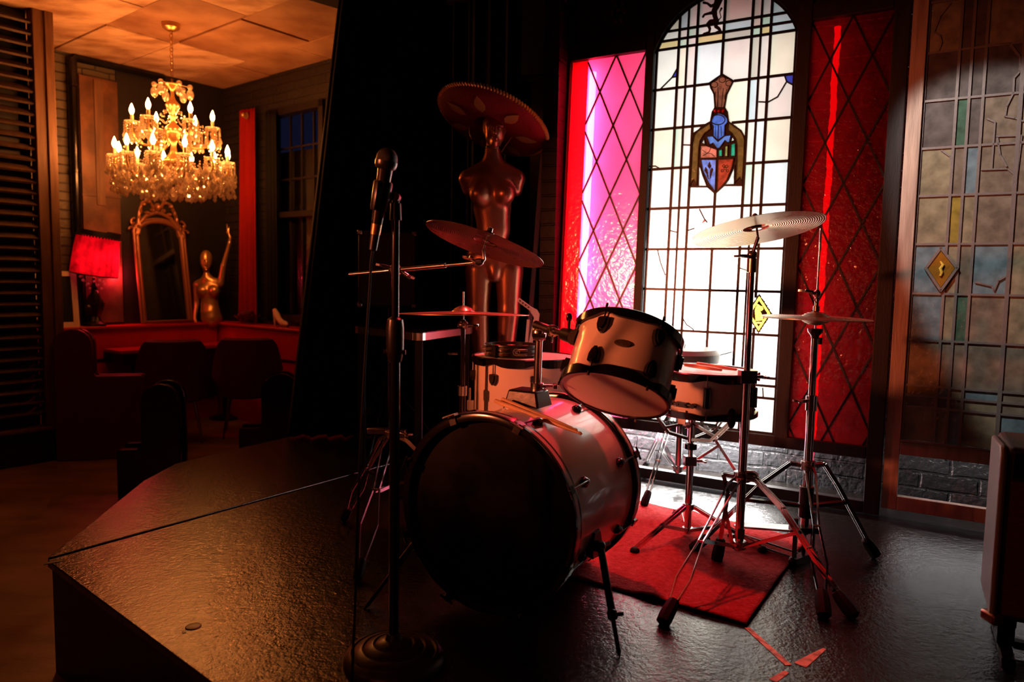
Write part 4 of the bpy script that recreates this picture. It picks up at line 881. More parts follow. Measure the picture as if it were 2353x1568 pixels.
b = MB(); b.lathe(CC_-cn*.022, cn, [(.004, 0), (.016, .0), (.016, .004), (.004, .004)], 20); b.build('steel_washer', CHROMED, cs)
b = MB(); b.lathe(CC_+cn*.003, cn, [(.004, 0), (.016, .001), (.016, .012), (.004, .013)], 20); b.lathe(CC_+cn*.016, cn, [(.004, 0), (.009, .001), (.008, .012), (.003, .016)], 14); b.build('wing_nut', BLACK, cs)
cymbal('crash_cymbal', 'wide bronze crash cymbal mounted highest, in front of the arched window', CC_+cn*.002, cn, .213, .21, .022)
# hi-hat
HP = Vector((1.042, 2.465, 0)); hs = thing('hi_hat_stand', 'chrome hi-hat stand with tripod legs and foot pedal, right of the kit', 'stand', HP)
b = MB(); b.cyl(HP+Z*.10, HP+Z*.57, .0145, n=22); b.build('lower_tube', CHROME, hs); b = MB(); b.cyl(HP+Z*.57, HP+Z*.80, .0115, n=22); b.build('upper_tube', CHROME, hs)
b = MB(); collar(b, HP+Z*.565, .019, .055); wing(b, HP+Vector((-.015, -.004, .572)), (-1, -.2, 0), 1.3); b.build('height_clamp', CHROME, hs)
b = MB(); b.cyl(HP+Z*.16, HP+Z*.27, .024, n=18); b.bx(lambda x, y, z: HP+Vector((x, y, z)), -.05, .05, -.02, .02, .105, .125); b.cyl(HP+Z*.03, HP+Z*.10, .007); b.build('spring_housing', PLASTIC, hs, bev=.002)
b = MB(); b.cyl(HP+Z*.80, HP+Z*1.165, .0032, n=10); b.build('pull_rod', CHROME, hs)
b = MB(); b.lathe(HP+Z*.790, Z, [(.012, 0), (.014, .01), (.024, .022), (.026, .034), (.004, .036)], 20); b.cyl(HP+Vector((.01, -.02, .795)), HP+Vector((.01, -.02, .772)), .007); b.build('seat_cup', BLACKG, hs)
HC = HP+Z*.865; b = MB(); collar(b, HC+Z*.028, .011, .02); b.cyl(HC+Z*.038, HC+Z*.075, .007); b.ell(HC+Z*.078, (.013, .011, .016), 12); b.cyl(HC+Z*.08, HC+Vector((-.025, -.01, .08)), .006); wing(b, HC+Vector((-.02, -.008, .085)), (-1, -.3, .1), 1.2); b.tube([HC+Vector((-.004, -.012, .07)), HC+Vector((-.014, -.014, .058)), HC+Vector((-.006, -.014, .048))], .0025, 6); b.build('clutch', CHROMED, hs)
hub = HP+Z*.345; b = MB(); collar(b, hub, .024, .035); b.build('upper_collar', CHROMED, hs); lowc = HP+Z*.20
b = MB(); collar(b, lowc, .027, .02); b.build('lower_collar', PLASTIC, hs)
for i, ft_ in enumerate((fl(2012, 1283), fl(1893, 1424), fl(1590, 1270))):
    dh = Vector((ft_.x-HP.x, ft_.y-HP.y, 0)).normalized(); tp = hub+dh*.025
    if i == 1: strip_leg(hs, tp, ft_+Z*.012, Vector((-dh.y, dh.x, 0)), .012, .022, .50, w_=.006, t_=.006, bow=.03, fs=1.25)
    else: md = flat_leg(hs, tp, ft_+Z*.012, bow=.045, fs=1.1); brace(hs, lowc+dh*.024, md-Z*.006)
cymbal('hi_hat_cymbal', 'upper hi-hat cymbal, dome up, on the hi-hat stand', HC+Z*.018, (.012, -.014, 1), .178, .26, .014)
cymbal('hi_hat_cymbal', 'lower hi-hat cymbal, dome down, on the hi-hat stand', HC-Z*.030, (-.01, -.02, -1), .178, .26, .014)
# pedal
pd = (fl(1712, 1245)-Vector((HP.x, HP.y, 0))); pd = Vector((pd.x, pd.y, 0)).normalized(); ps_ = Vector((-pd.y, pd.x, 0))
b = MB(); b.prism(lambda x, y, z: HP+pd*x+ps_*y+Z*(.115-(x-.0)*.22+z), [(.0, -.035), (.05, -.042), (.25, -.040), (.275, -.02), (.275, .02), (.25, .040), (.05, .042), (0, .035)], -.004, .004); b.build('footboard', CHROMED, hs, bev=.002)
b = MB(); c0 = HP+Z*.016
for s_ in (-1, 1): b.bar(c0+ps_*.06*s_, c0+ps_*.06*s_+Z*.15, .014, .01, ps_); b.cyl(c0+ps_*.028*s_-Z*.004, c0+pd*.27+ps_*.028*s_-Z*.004, .003)
b.bar(c0-ps_*.07, c0+ps_*.07, .03, .02, pd); b.ell(c0+ps_*.07, (.014, .014, .016), 10); b.ell(c0-ps_*.07, (.014, .014, .016), 10); b.bar(c0+pd*.275-ps_*.04, c0+pd*.275+ps_*.04, .02, .016, pd); b.tube([c0+Z*.10, c0+Z*.05, c0+Z*.01], .006)
b.build('pedal_frame', PLASTIC, hs)
# snare stand
NP = Vector((.676, 2.645, 0)); ss = thing('snare_stand', 'chrome snare stand with spread basket arms under the snare drum', 'stand', NP)
b = MB(); b.cyl(NP+Z*.03, NP+Z*.30, .0135, n=20); b.build('lower_tube', CHROME, ss); b = MB(); b.cyl(NP+Z*.30, NP+Z*.44, .009, n=18); b.build('upper_tube', CHROME, ss)
b = MB(); b.bx(lambda x, y, z: NP+Vector((x, y, z)), -.024, .02, -.018, .018, .292, .328); wing(b, NP+Vector((.02, -.004, .31)), (1, -.2, 0), 1.1); b.build('height_clamp', CHROME, ss, bev=.002)
b = MB(); b.lathe(NP+Z*.352, Z, [(.012, 0), (.023, .002), (.023, .022), (.012, .024)], 20); b.build('adjuster_ring', BLACKG, ss)
b = MB(); b.cyl(NP+Z*.38, NP+Z*.475, .014, n=16); b.cyl(NP+Vector((-.014, -.008, .445)), NP+Vector((-.03, -.012, .445)), .012); b.build('basket_hub', CHROME, ss)
for k, t in enumerate((-2.35, .75, -.62, 2.5)[:3] + (2.2,)):
    if k == 3: continue
for t in (-1.35, .75, 2.85):
    dh = Vector((math.cos(t), math.sin(t), 0)); sd = Vector((-dh.y, dh.x, 0)); b = MB(); e = SCn+dh*.192+Z*(-.004); e.z = .495
    for s_ in (-1, 1):
        b.bar(NP+Z*.39+sd*.007*s_, NP+(e-NP)*.55+Z*(.41-.495*.55)+sd*.007*s_, .002, .011, sd); b.bar(NP+(e-NP)*.55+Z*(.41-.495*.55)+sd*.007*s_, e+sd*.007*s_, .002, .011, sd)
        b.bar(NP+Z*.455+sd*.005*s_, NP+(e-NP)*.62+Z*(.43-.495*.62)+sd*.005*s_, .002, .009, sd)
    ar = b.build('basket_arm', CHROME, ss); b = MB(); b.ell(e+Z*.016+dh*.006, (.016, .014, .036), 12); b.build('rubber_grip', RUBBER, ar)
for t in (-2.55, -.45, 1.5):
    dh = Vector((math.cos(t), math.sin(t), 0)); ft_ = NP+dh*.27; tp = NP+Z*.135+dh*.02
    b = MB(); sd = Vector((-dh.y, dh.x, 0))
    for s_ in (-1, 1): b.bar(tp+sd*.007*s_, ft_+Z*.02+sd*.007*s_, .002, .012, sd)
    lg = b.build('leg', CHROME, ss); b = MB(); b.ell(ft_+Z*.015, (.018, .018, .015), 12); b.build('rubber_foot', RUBBER, lg)
    brace(ss, NP+Z*.045+dh*.015, NP+dh*.14+Z*.085)
b = MB(); collar(b, NP+Z*.135, .022, .025); collar(b, NP+Z*.045, .02, .02); wing(b, NP+Vector((-.02, -.01, .12)), (-1, -.3, 0), 1); b.build('leg_collar', CHROME, ss)
# boom stand at left
GP = Vector((-.425, 2.6, 0)); bs = thing('boom_cymbal_stand', 'chrome boom cymbal stand behind the microphone pole holding the tilted crash', 'stand', GP)
b = MB(); b.cyl(GP+Z*.20, GP+Z*.62, .0135, n=18); b.build('lower_tube', CHROMED, bs); b = MB(); b.cyl(GP+Z*.62, GP+Z*.985, .0105, n=18); b.build('upper_tube', CHROMED, bs)
hub = GP+Z*.40+Vector((-.01, 0, 0)); b = MB(); collar(b, hub, .026, .03); b.bx(lambda x, y, z: hub+Vector((x, y, z)), -.09, .0, -.012, .012, .0, .022); wing(b, hub+Vector((.03, -.02, .01)), (1, -.3, -.2), 1.3); b.bx(lambda x, y, z: hub+Vector((x, y, z)), .0, .05, -.014, .014, -.012, .016); b.build('leg_collar', CHROMED, bs, bev=.002)
for ft_, f2 in ((fl(822, 1338), 1), (fl(790, 1200), 1), (Vector((-.10, 2.70, 0)), 1)):
    dh = Vector((ft_.x-GP.x, ft_.y-GP.y, 0)).normalized(); strip_leg(bs, hub+dh*.02-Z*.008, ft_+Z*.012, Vector((-dh.y, dh.x, 0)), .014, .03, .46, w_=.013, t_=.003, bow=.03)
    brace(bs, GP+Z*.215+dh*.015, hub+(ft_-hub)*.46+Z*.02)
J = GP+Z*1.0; b = MB(); b.ell(J, (.026, .022, .022), 14); b.cyl(J-Vector((0, .03, 0)), J+Vector((0, .02, 0)), .014); wing(b, J+Vector((-.02, -.01, .01)), (-1, -.1, .2), 1.3); wing(b, J+Vector((.022, -.01, -.004)), (1, -.2, -.6), 1.4); b.build('boom_clamp', CHROMED, bs)
Bl = at(803, 631, 2.68); CE = at(1100, 603, 2.42); b = MB(); b.cyl(Bl, J, .0065, n=12); b.cyl(J, J+(CE-J)*.62, .0085, n=12); b.cyl(J+(CE-J)*.6, CE, .0055, n=12); b.build('boom_arm', CHROMED, bs)
C2 = at(1120, 545, 2.42); n2 = Vector((.30, .16, .94)).normalized()
b = MB(); b.ell(CE, (.018, .014, .014), 12); b.cyl(CE+Vector((.0, -.015, 0)), CE+Vector((.0, .015, 0)), .012); b.cyl(CE+Vector((-.02, -.008, .002)), CE+Vector((.01, -.012, .004)), .007); b.tube([CE+Vector((.01, 0, 0)), CE+Vector((.018, 0, .01)), C2-n2*.045], .006); wing(b, CE+Vector((-.012, -.01, .0)), (-.6, -.6, .4), 1.2); b.build('tilter', CHROMED, bs)
b = MB(); b.cyl(C2-n2*.045, C2+n2*.036, .0032, n=10); b.lathe(C2+n2*.004, n2, [(.004, 0), (.019, .001), (.019, .012), (.004, .013)], 18); b.lathe(C2+n2*.018, n2, [(.004, 0), (.011, 0), (.010, .014), (.003, .016)], 12); b.lathe(C2-n2*.018, n2, [(.004, 0), (.016, .001), (.016, .012), (.004, .013)], 18); b.build('cymbal_seat', CHROMED, bs)
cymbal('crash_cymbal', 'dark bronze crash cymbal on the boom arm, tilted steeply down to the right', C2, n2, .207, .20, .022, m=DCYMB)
# ride stand
RP = Vector((-.185, 2.74, 0)); rs = thing('cymbal_stand', 'slim black cymbal stand rising behind the bass drum under the flat ride cymbal', 'stand', RP)
RC = Vector((-.185, 2.70, .873)); RP = Vector((RC.x, RC.y, 0)); rs.location = RP; ROOT[rs.name] = RP
b = MB(); b.cyl(RP+Z*.12, RP+Z*.55, .0125, n=16); b.build('lower_tube', BLACKG, rs); b = MB(); b.cyl(RP+Z*.55, RP+Z*.82, .009, n=16); b.build('upper_tube', BLACKG, rs)
b = MB(); b.ell(RP+Z*.80, (.022, .018, .018), 12); wing(b, RP+Vector((.015, -.005, .80)), (1, 0, 0), 1.2); collar(b, RP+Z*.55, .018, .04); wing(b, RP+Vector((-.02, 0, .69)), (-1, -.2, 0), 1); b.build('tilter', CHROMED, rs)
b = MB(); b.cyl(RP+Z*.81, RC+Z*.052, .0035, n=10); b.lathe(RC-Z*.02, Z, [(.004, 0), (.016, 0), (.016, .012), (.004, .014)], 16); b.build('cymbal_rod', CHROMED, rs)
hub = RP+Z*.30; b = MB(); collar(b, hub, .024, .03); collar(b, RP+Z*.14, .022, .03); b.build('leg_collar', CHROMED, rs)
for t in (2.3, .2, 4.0):
    dh = Vector((math.cos(t), math.sin(t), 0)); ft_ = RP+dh*(.28 if t < 3 else .2); flat_leg(rs, hub+dh*.02, ft_+Z*.012, bow=.02, mt=CHROMED); brace(rs, RP+Z*.14+dh*.02, RP+dh*.13+Z*.17, mt=CHROMED)
cymbal('ride_cymbal', 'large bronze ride cymbal lying nearly flat in front of the copper mannequin legs', RC, (-.004, .030, 1), .248, .18, .020)
# throne
TP = Vector((.795, 3.33, 0)); th = thing('drum_throne', 'round drum stool with chrome tripod base behind the snare drum', 'stool', TP)
b = MB(); b.lathe(TP+Z*.60, Z, [(0, 0), (.155, 0), (.168, .012), (.17, .05), (.155, .07), (.10, .078), (0, .08)], 48); b.build('seat', mat('grey_vinyl', (.20, .19, .20), .45, bump=[(60, .001)]), th)
b = MB(); b.cyl(TP+Z*.08, TP+Z*.598, .0155, n=20); b.build('post', CHROME, th)
b = MB(); b.cyl(TP+Z*.38, TP+Z*.44, .024, n=16); b.build('post_sleeve', BLACKG, th)
hub = TP+Z*.37; b = MB(); collar(b, hub, .028, .03); wing(b, hub+Vector((-.02, -.01, 0)), (-1, -.3, 0), 1.2); collar(b, TP+Z*.10, .024, .03); b.build('leg_collar', CHROMED, th)
for t in (-2.2, -.22, 1.9):
    dh = Vector((math.cos(t), math.sin(t), 0)); ft_ = TP+dh*(.33 if t > -2 else .36); md = flat_leg(th, hub+dh*.024, ft_+Z*.012, bow=.05); brace(th, TP+Z*.10+dh*.02, md-Z*.01)
# sticks
def stick(p, q, label, g):
    p, q = Vector(p), Vector(q); b = MB(); d = q-p; l = d.length
    b.lathe(p, d, [(.002, 0), (.0065, .004), (.0072, .02), (.0072, l*.62), (.0048, l*.93), (.003, l-.016), (.0048, l-.010), (.0045, l-.004), (.001, l)], 14); o = b.build('drumstick', STICK, loc=p); tag(o, label, 'drumstick', g)
# resting across the bass shell, by the front hoop claw
def onbass(h, t, e=.0): return polar(BF, BA, BR+.022+e, h, t)
g = 'drumsticks on the bass drum'
pa = at(1136, 921, 2.215); pb = at(1338, 998, 1.985)
stick(pa+Vector((0, 0, .0)), pb, 'light wooden drumstick lying over the bass drum hoop, nearer of the pair', g)
stick(pa+Vector((.022, .012, .003)), pb+Vector((-.012, .016, .006)), 'light wooden drumstick lying over the bass drum hoop, farther of the pair', g)
zt = SCn.z+SL_+.022; g = 'drumsticks on the snare drum'
stick(at(1572, 835, 2.62).xy.to_3d()+Z*zt, at(1660, 846, 2.50).xy.to_3d()+Z*(zt-.004), 'wooden drumstick lying on the snare drum, nearer of the pair', g)
stick(at(1600, 835, 2.66).xy.to_3d()+Z*zt, at(1694, 846, 2.52).xy.to_3d()+Z*(zt-.004), 'wooden drumstick lying on the snare drum, farther right of the pair', g)
# ---- rug and tape
b = MB(); rp = [(.682, 1.971), (1.136, 2.665), (.47, 3.20), (-.02, 2.43)]
def rugf(u, v):
    a = Vector(rp[0]).lerp(Vector(rp[1]), v); c = Vector(rp[3]).lerp(Vector(rp[2]), v); p = a.lerp(c, u)
    return Vector((p.x, p.y, .006+.003*math.sin(u*9+v*5)+.002*math.sin(v*17)+.010*math.exp(-((u-.35-.2*v)/.05)**2)))
b.sheet(rugf, 0, 1, 70, 0, 1, 70); o = b.build('rug', REDRUG, fix=False, loc=(.5, 2.5, 0)); tag(o, 'red carpet piece lying on the stage under the drum stands', 'rug')
sm = o.modifiers.new('thick', 'SOLIDIFY'); sm.thickness = .005; sm.offset = -1
def tape(a, c, w0, w1, label):
    a, c = fl(*a), fl(*c); d = (c-a).normalized(); n = Vector((-d.y, d.x, 0)); b = MB(); m_ = a.lerp(c, .5)
    b.prism(wl, [(p.x, p.y) for p in (a+n*w0, m_+n*(w0+w1)*.5+d*.01, c+n*w1, c-n*w1, m_-n*(w0+w1)*.52, a-n*w0)], .0005, .0015); tag(b.build('floor_tape', TAPE, smooth=False, loc=a), label, 'tape', 'tape marks on the stage floor')
tape((1717, 1444), (1812, 1530), .008, .009, 'long strip of worn gold tape on the floor at the rug corner')
tape((1838, 1530), (1895, 1492), .016, .004, 'wedge of worn gold tape on the floor pointing right')
tape((1775, 1566), (1808, 1545), .010, .006, 'faint scrap of gold tape at the bottom edge of the floor')
# ================================================================== microphone
MP = Vector((-.286, 1.75, 0)); ms = thing('microphone_stand', 'black straight microphone stand with a round stepped base at the stage front', 'stand', MP)
b = MB(); b.lathe(MP, Z, [(.127, 0), (.127, .012), (.122, .022), (.108, .030), (.104, .026), (.100, .032), (.080, .040), (.076, .036), (.072, .042), (.052, .050), (.048, .046), (.044, .052), (.022, .06), (.016, .075), (0, .075)], 64); b.build('base', mat('cast_iron_brown', (.055, .035, .02), .38, bump=[(50, .001)], spec=.6), ms)
b = MB(); b.cyl(MP+Z*.07, MP+Z*.80, .0125, n=24); b.build('lower_tube', BLACKG, ms); b = MB(); b.cyl(MP+Z*.86, MP+Z*1.115, .0093, n=20); b.build('upper_tube', BLACKG, ms)
b = MB(); b.lathe(MP+Z*.765, Z, [(.0125, 0), (.0165, .004), (.0215, .03), (.0215, .085), (.019, .105), (.0093, .112)], 24); b.cyl(MP+Vector((-.028, 0, .79)), MP+Vector((.026, 0, .79)), .006); b.build('clutch', PLASTIC, ms)
mt_ = at(888, 372, 1.72); mb_ = at(866, 515, 1.735); md_ = (mt_-mb_).normalized()
b = MB(); b.cyl(MP+Z*1.11, MP+Z*1.15, .0145, .0125, n=18); jp = MP+Z*1.165; b.cyl(MP+Z*1.15, jp, .009); b.cyl(jp-Vector((0, .014, 0)), jp+Vector((0, .014, 0)), .011, n=14); cl_ = mb_+(mt_-mb_)*.42
b.cyl(jp+Vector((-.005, 0, .006)), cl_+Vector((.016, 0, 0)), .009); b.lathe(cl_-md_*.03, md_, [(.0195, 0), (.0215, .004), (.0225, .066), (.020, .07)], 20, False, a0=.4, a1=2*PI-.4); b.build('clip', PLASTIC, ms)
mc = thing('microphone', 'black handheld microphone with a copper coloured band, clipped to the stand', 'microphone', mb_)
b = MB(); b.lathe(mb_, md_, [(.0125, .0), (.013, .01), (.0175, .128), (.0195, .136)], 24); b.build('handle', mat('satin_black', (.02, .015, .012), .22, metal=.4), mc)
b = MB(); b.ell(mt_+md_*.006, (.0255, .0255, .0265), 24); b.build('grille', mat('black_mesh', (.012, .012, .012), .4, metal=.5, bump=[(700, .002)]), mc)
b = MB(); b.lathe(mt_-md_*.018, md_, [(.019, 0), (.024, .004), (.0262, .012), (.0262, .020), (.022, .022)], 28); b.build('collar_ring', PLASTIC, mc)
b = MB(); b.lathe(mb_-md_*.026, md_, [(.0100, 0), (.0115, .001), (.0125, .026)], 20); b.build('metal_band', mat('copper_band', (.55, .27, .12), .3, metal=.9), mc)
b = MB(); b.lathe(mb_-md_*.066, md_, [(.004, 0), (.0095, .004), (.0105, .04)], 18); b.build('plug', PLASTIC, mc)
b = MB(); b.bx(lambda x, y, z: mb_+md_*(.085+z)+Vector((-.0165+x, y, 0)), -.004, .002, -.004, .004, -.012, .012); b.build('switch', PLASTIC, mc)
p = mb_-md_*.066; e = fl(812, 1568); pts = [p, p-md_*.03, at(851, 640, 1.75), at(843, 760, 1.76), at(832, 950, 1.76), at(823, 1150, 1.72), at(817, 1350, 1.66), at(812, 1480, 1.60)]; e0 = at(808, 1568, 1.58); e0.z = max(e0.z, .0045)
pts += [Vector((e0.x, e0.y, .05)), Vector((e0.x-.005, e0.y-.03, .006)), Vector((e0.x-.05, e0.y-.15, .0045)), Vector((e0.x+.1, e0.y-.22, .0045)), Vector((e0.x+.4, e0.y-.2, .0045))]
def smooth_pts(P, n=6):
    out = []
    for i in range(len(P)-1):
        p0, p1, p2, p3 = P[max(i-1, 0)], P[i], P[i+1], P[min(i+2, len(P)-1)]
        for k in range(n):
            t = k/n; out.append(.5*((2*p1)+(p2-p0)*t+(2*p0-5*p1+4*p2-p3)*t*t+(3*p1-p0-3*p2+p3)*t**3))
    return out+[P[-1]]
b = MB(); b.tube(smooth_pts(pts), .0032, 8); tag(b.build('microphone_cable', RUBBER, loc=p), 'thin black cable hanging from the microphone to the stage floor', 'cable')
# ================================================================== copper mannequin
MY = 3.75; MS = MY/F_PX; MCX = 1132
def q(x, y, d=0): P = at(x, y, MY+d); return (P.x, P.y, P.z)
def R_(*a): return tuple(v*MS for v in a)
mn = thing('mannequin', 'armless copper coloured shop mannequin standing at the back of the stage in a sombrero', 'mannequin', (at(1132, 1060, MY).x, MY, 0))
k = .018
pr_ = [('c', q(1132, 345, .01), q(1132, 392, .02), .040, .046, k), ('e', q(1131, 428, .01), R_(50, 34, 50), .03), ('c', q(1100, 402, .02), q(1076, 410, .02), .050, .044, .03), ('c', q(1164, 402, .02), q(1185, 410, .02), .050, .044, .03),
       ('c', q(1092, 396, .02), q(1132, 376, .02), .02, .035, .04), ('c', q(1172, 396, .02), q(1132, 376, .02), .02, .035, .04), ('c', q(1074, 412, .02), q(1078, 436, .02), .042, .036, .02), ('c', q(1187, 412, .02), q(1184, 436, .02), .042, .036, .02),
       ('e', q(1131, 478, .01), R_(43, 33, 52), .03), ('e', q(1101, 446, -.050), R_(22, 22, 23), .034), ('e', q(1161, 446, -.050), R_(22, 22, 23), .034),
       ('e', q(1134, 525, .01), R_(38, 29, 46), .03), ('e', q(1136, 596, .015), R_(66, 38, 42), .035), ('e', q(1137, 626, -.035), R_(15, 17, 24), .02), ('e', q(1108, 610, .045), R_(34, 34, 40), .03), ('e', q(1164, 610, .045), R_(34, 34, 40), .03),
       ('c', q(1101, 622, .01), q(1099, 715, .0), .074, .057, .012), ('c', q(1170, 622, .01), q(1169, 715, .0), .074, .057, .012),
       ('c', q(1099, 715, .0), q(1104, 815, .0), .057, .045, .012), ('c', q(1169, 715, .0), q(1161, 815, .0), .057, .045, .012),
       ('c', q(1104, 815, .0), q(1107, 880, .03), .045, .052, .012), ('c', q(1161, 815, .0), q(1157, 880, .03), .045, .052, .012),
       ('c', q(1110, 880, .03), q(1112, 1020, .02), .053, .032, .02), ('c', q(1154, 880, .03), q(1152, 1020, .02), .053, .032, .02),
       ('c', q(1112, 1020, .02), q(1112, 1044, -.07), .034, .028, .02), ('c', q(1152, 1020, .02), q(1152, 1044, -.07), .034, .028, .02),
       ('c', q(1112, 1044, -.07), q(1112, 1050, -.12), .028, .022, .02), ('c', q(1152, 1044, -.07), q(1152, 1050, -.12), .028, .022, .02)]
body(pr_, .008).build('body', COPPER, mn)
hp = [('e', q(1137, 290, .03), R_(28, 36, 33), .02), ('e', q(1137, 303, -.01), R_(22.5, 26, 28), .02), ('c', q(1137, 325, -.055), q(1137, 330, -.045), .017, .018, .022), ('c', q(1126, 318, -.02), q(1134, 329, -.03), .016, .014, .02), ('c', q(1148, 318, -.02), q(1140, 329, -.03), .016, .014, .02),
      ('c', q(1137, 290, -.066), q(1137.5, 306, -.088), .0045, .0075, .008), ('e', q(1133.5, 307, -.078), R_(2.2, 2.4, 1.8), .004), ('e', q(1141, 307, -.078), R_(2.2, 2.4, 1.8), .004),
      ('c', q(1129, 288, -.058), q(1119, 289, -.046), .006, .004, .008), ('c', q(1145, 288, -.058), q(1155, 289, -.046), .006, .004, .008),
      ('-', q(1127.5, 294, -.073), R_(5.2, 4, 3.4), .006), ('-', q(1146.5, 294, -.073), R_(5.2, 4, 3.4), .006), ('e', q(1127.5, 294.5, -.058), R_(4.2, 3, 2.6), .003), ('e', q(1146.5, 294.5, -.058), R_(4.2, 3, 2.6), .003),
      ('c', q(1132, 314.5, -.069), q(1142, 314.5, -.069), .0042, .0042, .004), ('c', q(1133, 318, -.068), q(1141, 318, -.068), .0048, .0048, .004), ('e', q(1113, 300, .0), R_(2.4, 5, 7), .006), ('e', q(1161, 300, .0), R_(2.4, 5, 7), .006),
      ('c', q(1135, 325, .012), q(1133, 339, .012), .038, .037, .015)]
body(hp, .0036).build('head', COPPER, mn)
b = MB(); n0, n1 = Vector(q(1133, 338, .012)), Vector(q(1133, 343, .012)); b.lathe(n1, n0-n1, [(.040, 0), (.0415, .003), (.0415, .008), (.039, .011)], 32, False); b.build('neck_joint', BLACKG, mn)
b = MB(); b.lathe((mn.location.x, MY-.02, 0), Z, [(0, .012), (.17, .012), (.18, .006), (.18, 0)], 48); b.build('base_plate', BLACKG, mn)
# sombrero
HA = Vector((.337, .293, .895)).normalized(); HC_ = Vector(q(1130, 286, .055))-HA*.02; hat = thing('sombrero', 'wide dark red sombrero with gold leaf patches and roped gold rim', 'hat', HC_)
HV = mat('dark_red_felt', (.17, .008, .010), .85, bump=[(90, .002)], spec=.2)
rb_ = .30; prof = [(.088, .0), (.10, .0), (.16, -.002), (.22, .002), (.262, .010), (.287, .022), (.297, .036)]
b = MB(); b.lathe(HC_, HA, prof+[(r_+.0015, h_+.004) for r_, h_ in prof[::-1]]+[prof[0]], 96, False); b.build('brim', HV, hat)
b = MB(); b.lathe(HC_, HA, [(.090, .0), (.088, .06), (.070, .12), (.045, .165), (.0, .18)], 48, False); b.build('crown', HV, hat)
GT = mat('gold_thread', (.72, .42, .12), .4, metal=.5, bump=[(200, .001)]); GL = mat('gold_leaf_felt', (.42, .20, .05), .55, metal=.3, bump=[(120, .002)])
b = MB(); u_, v_, _ = basis(HA)
for i in range(112):
    t = 2*PI*i/112; a_ = rad(HC_, HA, t); tg = tang(HC_, HA, t); c = HC_+a_*.298+HA*.038; Rm = Matrix((tg, a_, HA)).transposed()
    b.ell(c, (.0062, .0135, .0125), 8, Matrix.Rotation(.55, 3, a_) @ Rm)
b.build('roped_rim', GT, hat)
for i in range(7):
    t = 2*PI*(i+.35)/7; a_ = rad(HC_, HA, t); tg = tang(HC_, HA, t); b = MB(); lf = [(-.055, 0), (-.030, .022), (.0, .030), (.028, .022), (.062, 0), (.028, -.022), (0, -.030), (-.030, -.022)]
    def hz(r): 
        for (r0, h0), (r1, h1) in zip(prof, prof[1:]):
            if r <= r1: return h0+(h1-h0)*(r-r0)/(r1-r0)
        return prof[-1][1]
    def fh(x, y, z): r = .195+x; return HC_+a_*r+tg*y+HA*(hz(min(math.hypot(r, y), .29))-.0035-z)
    b.prism(fh, lf, 0, .003); b.build('leaf_patch', GL, hat)
for i in range(14):
    t = 2*PI*(i+.1)/14; r = .245 if i % 2 else .20
    if i % 2 == 0: continue
    a_ = rad(HC_, HA, t+.25); b = MB(); b.ell(HC_+a_*r+HA*(hz(r)-.006), .005, 8); b.build('stud', mat('brass_stud', (.8, .6, .3), .15, metal=1) if i == 1 else bpy.data.materials['brass_stud'], hat)
b = MB()
for x0, y0, x1, y1 in ((1176, 315, 1152, 350), (1078, 292, 1084, 320)): b.tube([Vector(q(x0, y0, .03)), Vector(q((x0+x1)/2-2, (y0+y1)/2+2, .0)), Vector(q(x1, y1, -.01))], .0022, 6)
b.build('chin_cord', GT, hat)
# ================================================================== stage back: mirror, pole, table, speaker
om = thing('arched_mirror', 'dark arched mirror standing behind the sombrero mannequin', 'mirror', SW(2.05, .55, 0))
b = MB(); n = 20; ar = [(1.70, .05), (2.40, .05), (2.40, 1.95)]+[(2.05+.35*math.cos(t*PI/n), 1.95+.25*math.sin(t*PI/n)) for t in range(1, n)]+[(1.70, 1.95)]
b.prism(lambda s, z, o: SW(s, o, z), ar, .575, .58); b.build('glass', OLDMIR, om, smooth=False)
b = MB(); P = [SW(s, .565, z) for s, z in ar[1:]+[ar[0]]]; P = [SW(1.70, .565, .05), SW(2.40, .565, .05)]+[SW(s, .565, z) for s, z in ar[2:]]; b.tube(P, .024, 8, closed=True); b.build('frame', DWOOD, om)
# grey leaning pole with folded bracket
p0 = at(1213, 800, 3.90); p1 = at(1275, 5, 4.03); dd = (p1-p0).normalized(); p0 = p0-dd*(p0.z/dd.z-.0)
pl_ = thing('leaning_pole', 'pale grey metal pole leaning behind the mannequin, right of the sombrero', 'pole', p0)
b = MB(); b.bar(p0+dd*.01, p1+dd*.3, .026, .026, (1, 0, 0)); b.build('tube', GREYM, pl_, bev=.003); b = MB(); b.bar(p0, p0+dd*.03, .034, .034, (1, 0, 0)); b.build('end_cap', RUBBER, pl_)
fs_ = thing('folding_metal_stand', 'folded grey metal equipment stand beside the leaning pole', 'stand', at(1215, 800, 3.5))
b = MB(); ps = [at(1190, 688, 3.52), at(1222, 712, 3.52)]; b.bar(ps[0], ps[1], .022, .02, (0, 1, 0)); b.build('arm', GREYM, fs_, bev=.002)
b = MB()
for i in range(4): c = ps[0].lerp(ps[1], .15+.2*i); b.cyl(c-Vector((0, .016, 0)), c+Vector((0, .01, 0)), .004, n=8)
b.build('bolt', BLACK, fs_)
b = MB(); b.prism(lambda x, y, z: at(x, y, 3.52+z), [(1222, 706), (1234, 712), (1240, 722), (1238, 738), (1228, 738), (1226, 728), (1218, 716)], -.01, .015); b.build('elbow', GREYM, fs_, smooth=False)
b = MB(); q0 = at(1230, 735, 3.53); q1 = at(1217, 800, 3.53); dq = (q1-q0).normalized(); b.bar(q0, q0+dq*((q0.z-.01)/-dq.z), .018, .022, (1, 0, 0)); q0 = at(1214, 735, 3.56); b.bar(q0, Vector((q0.x-.05, q0.y, .01)), .014, .018, (1, 0, 0)); b.build('leg', GREYM, fs_, smooth=False)
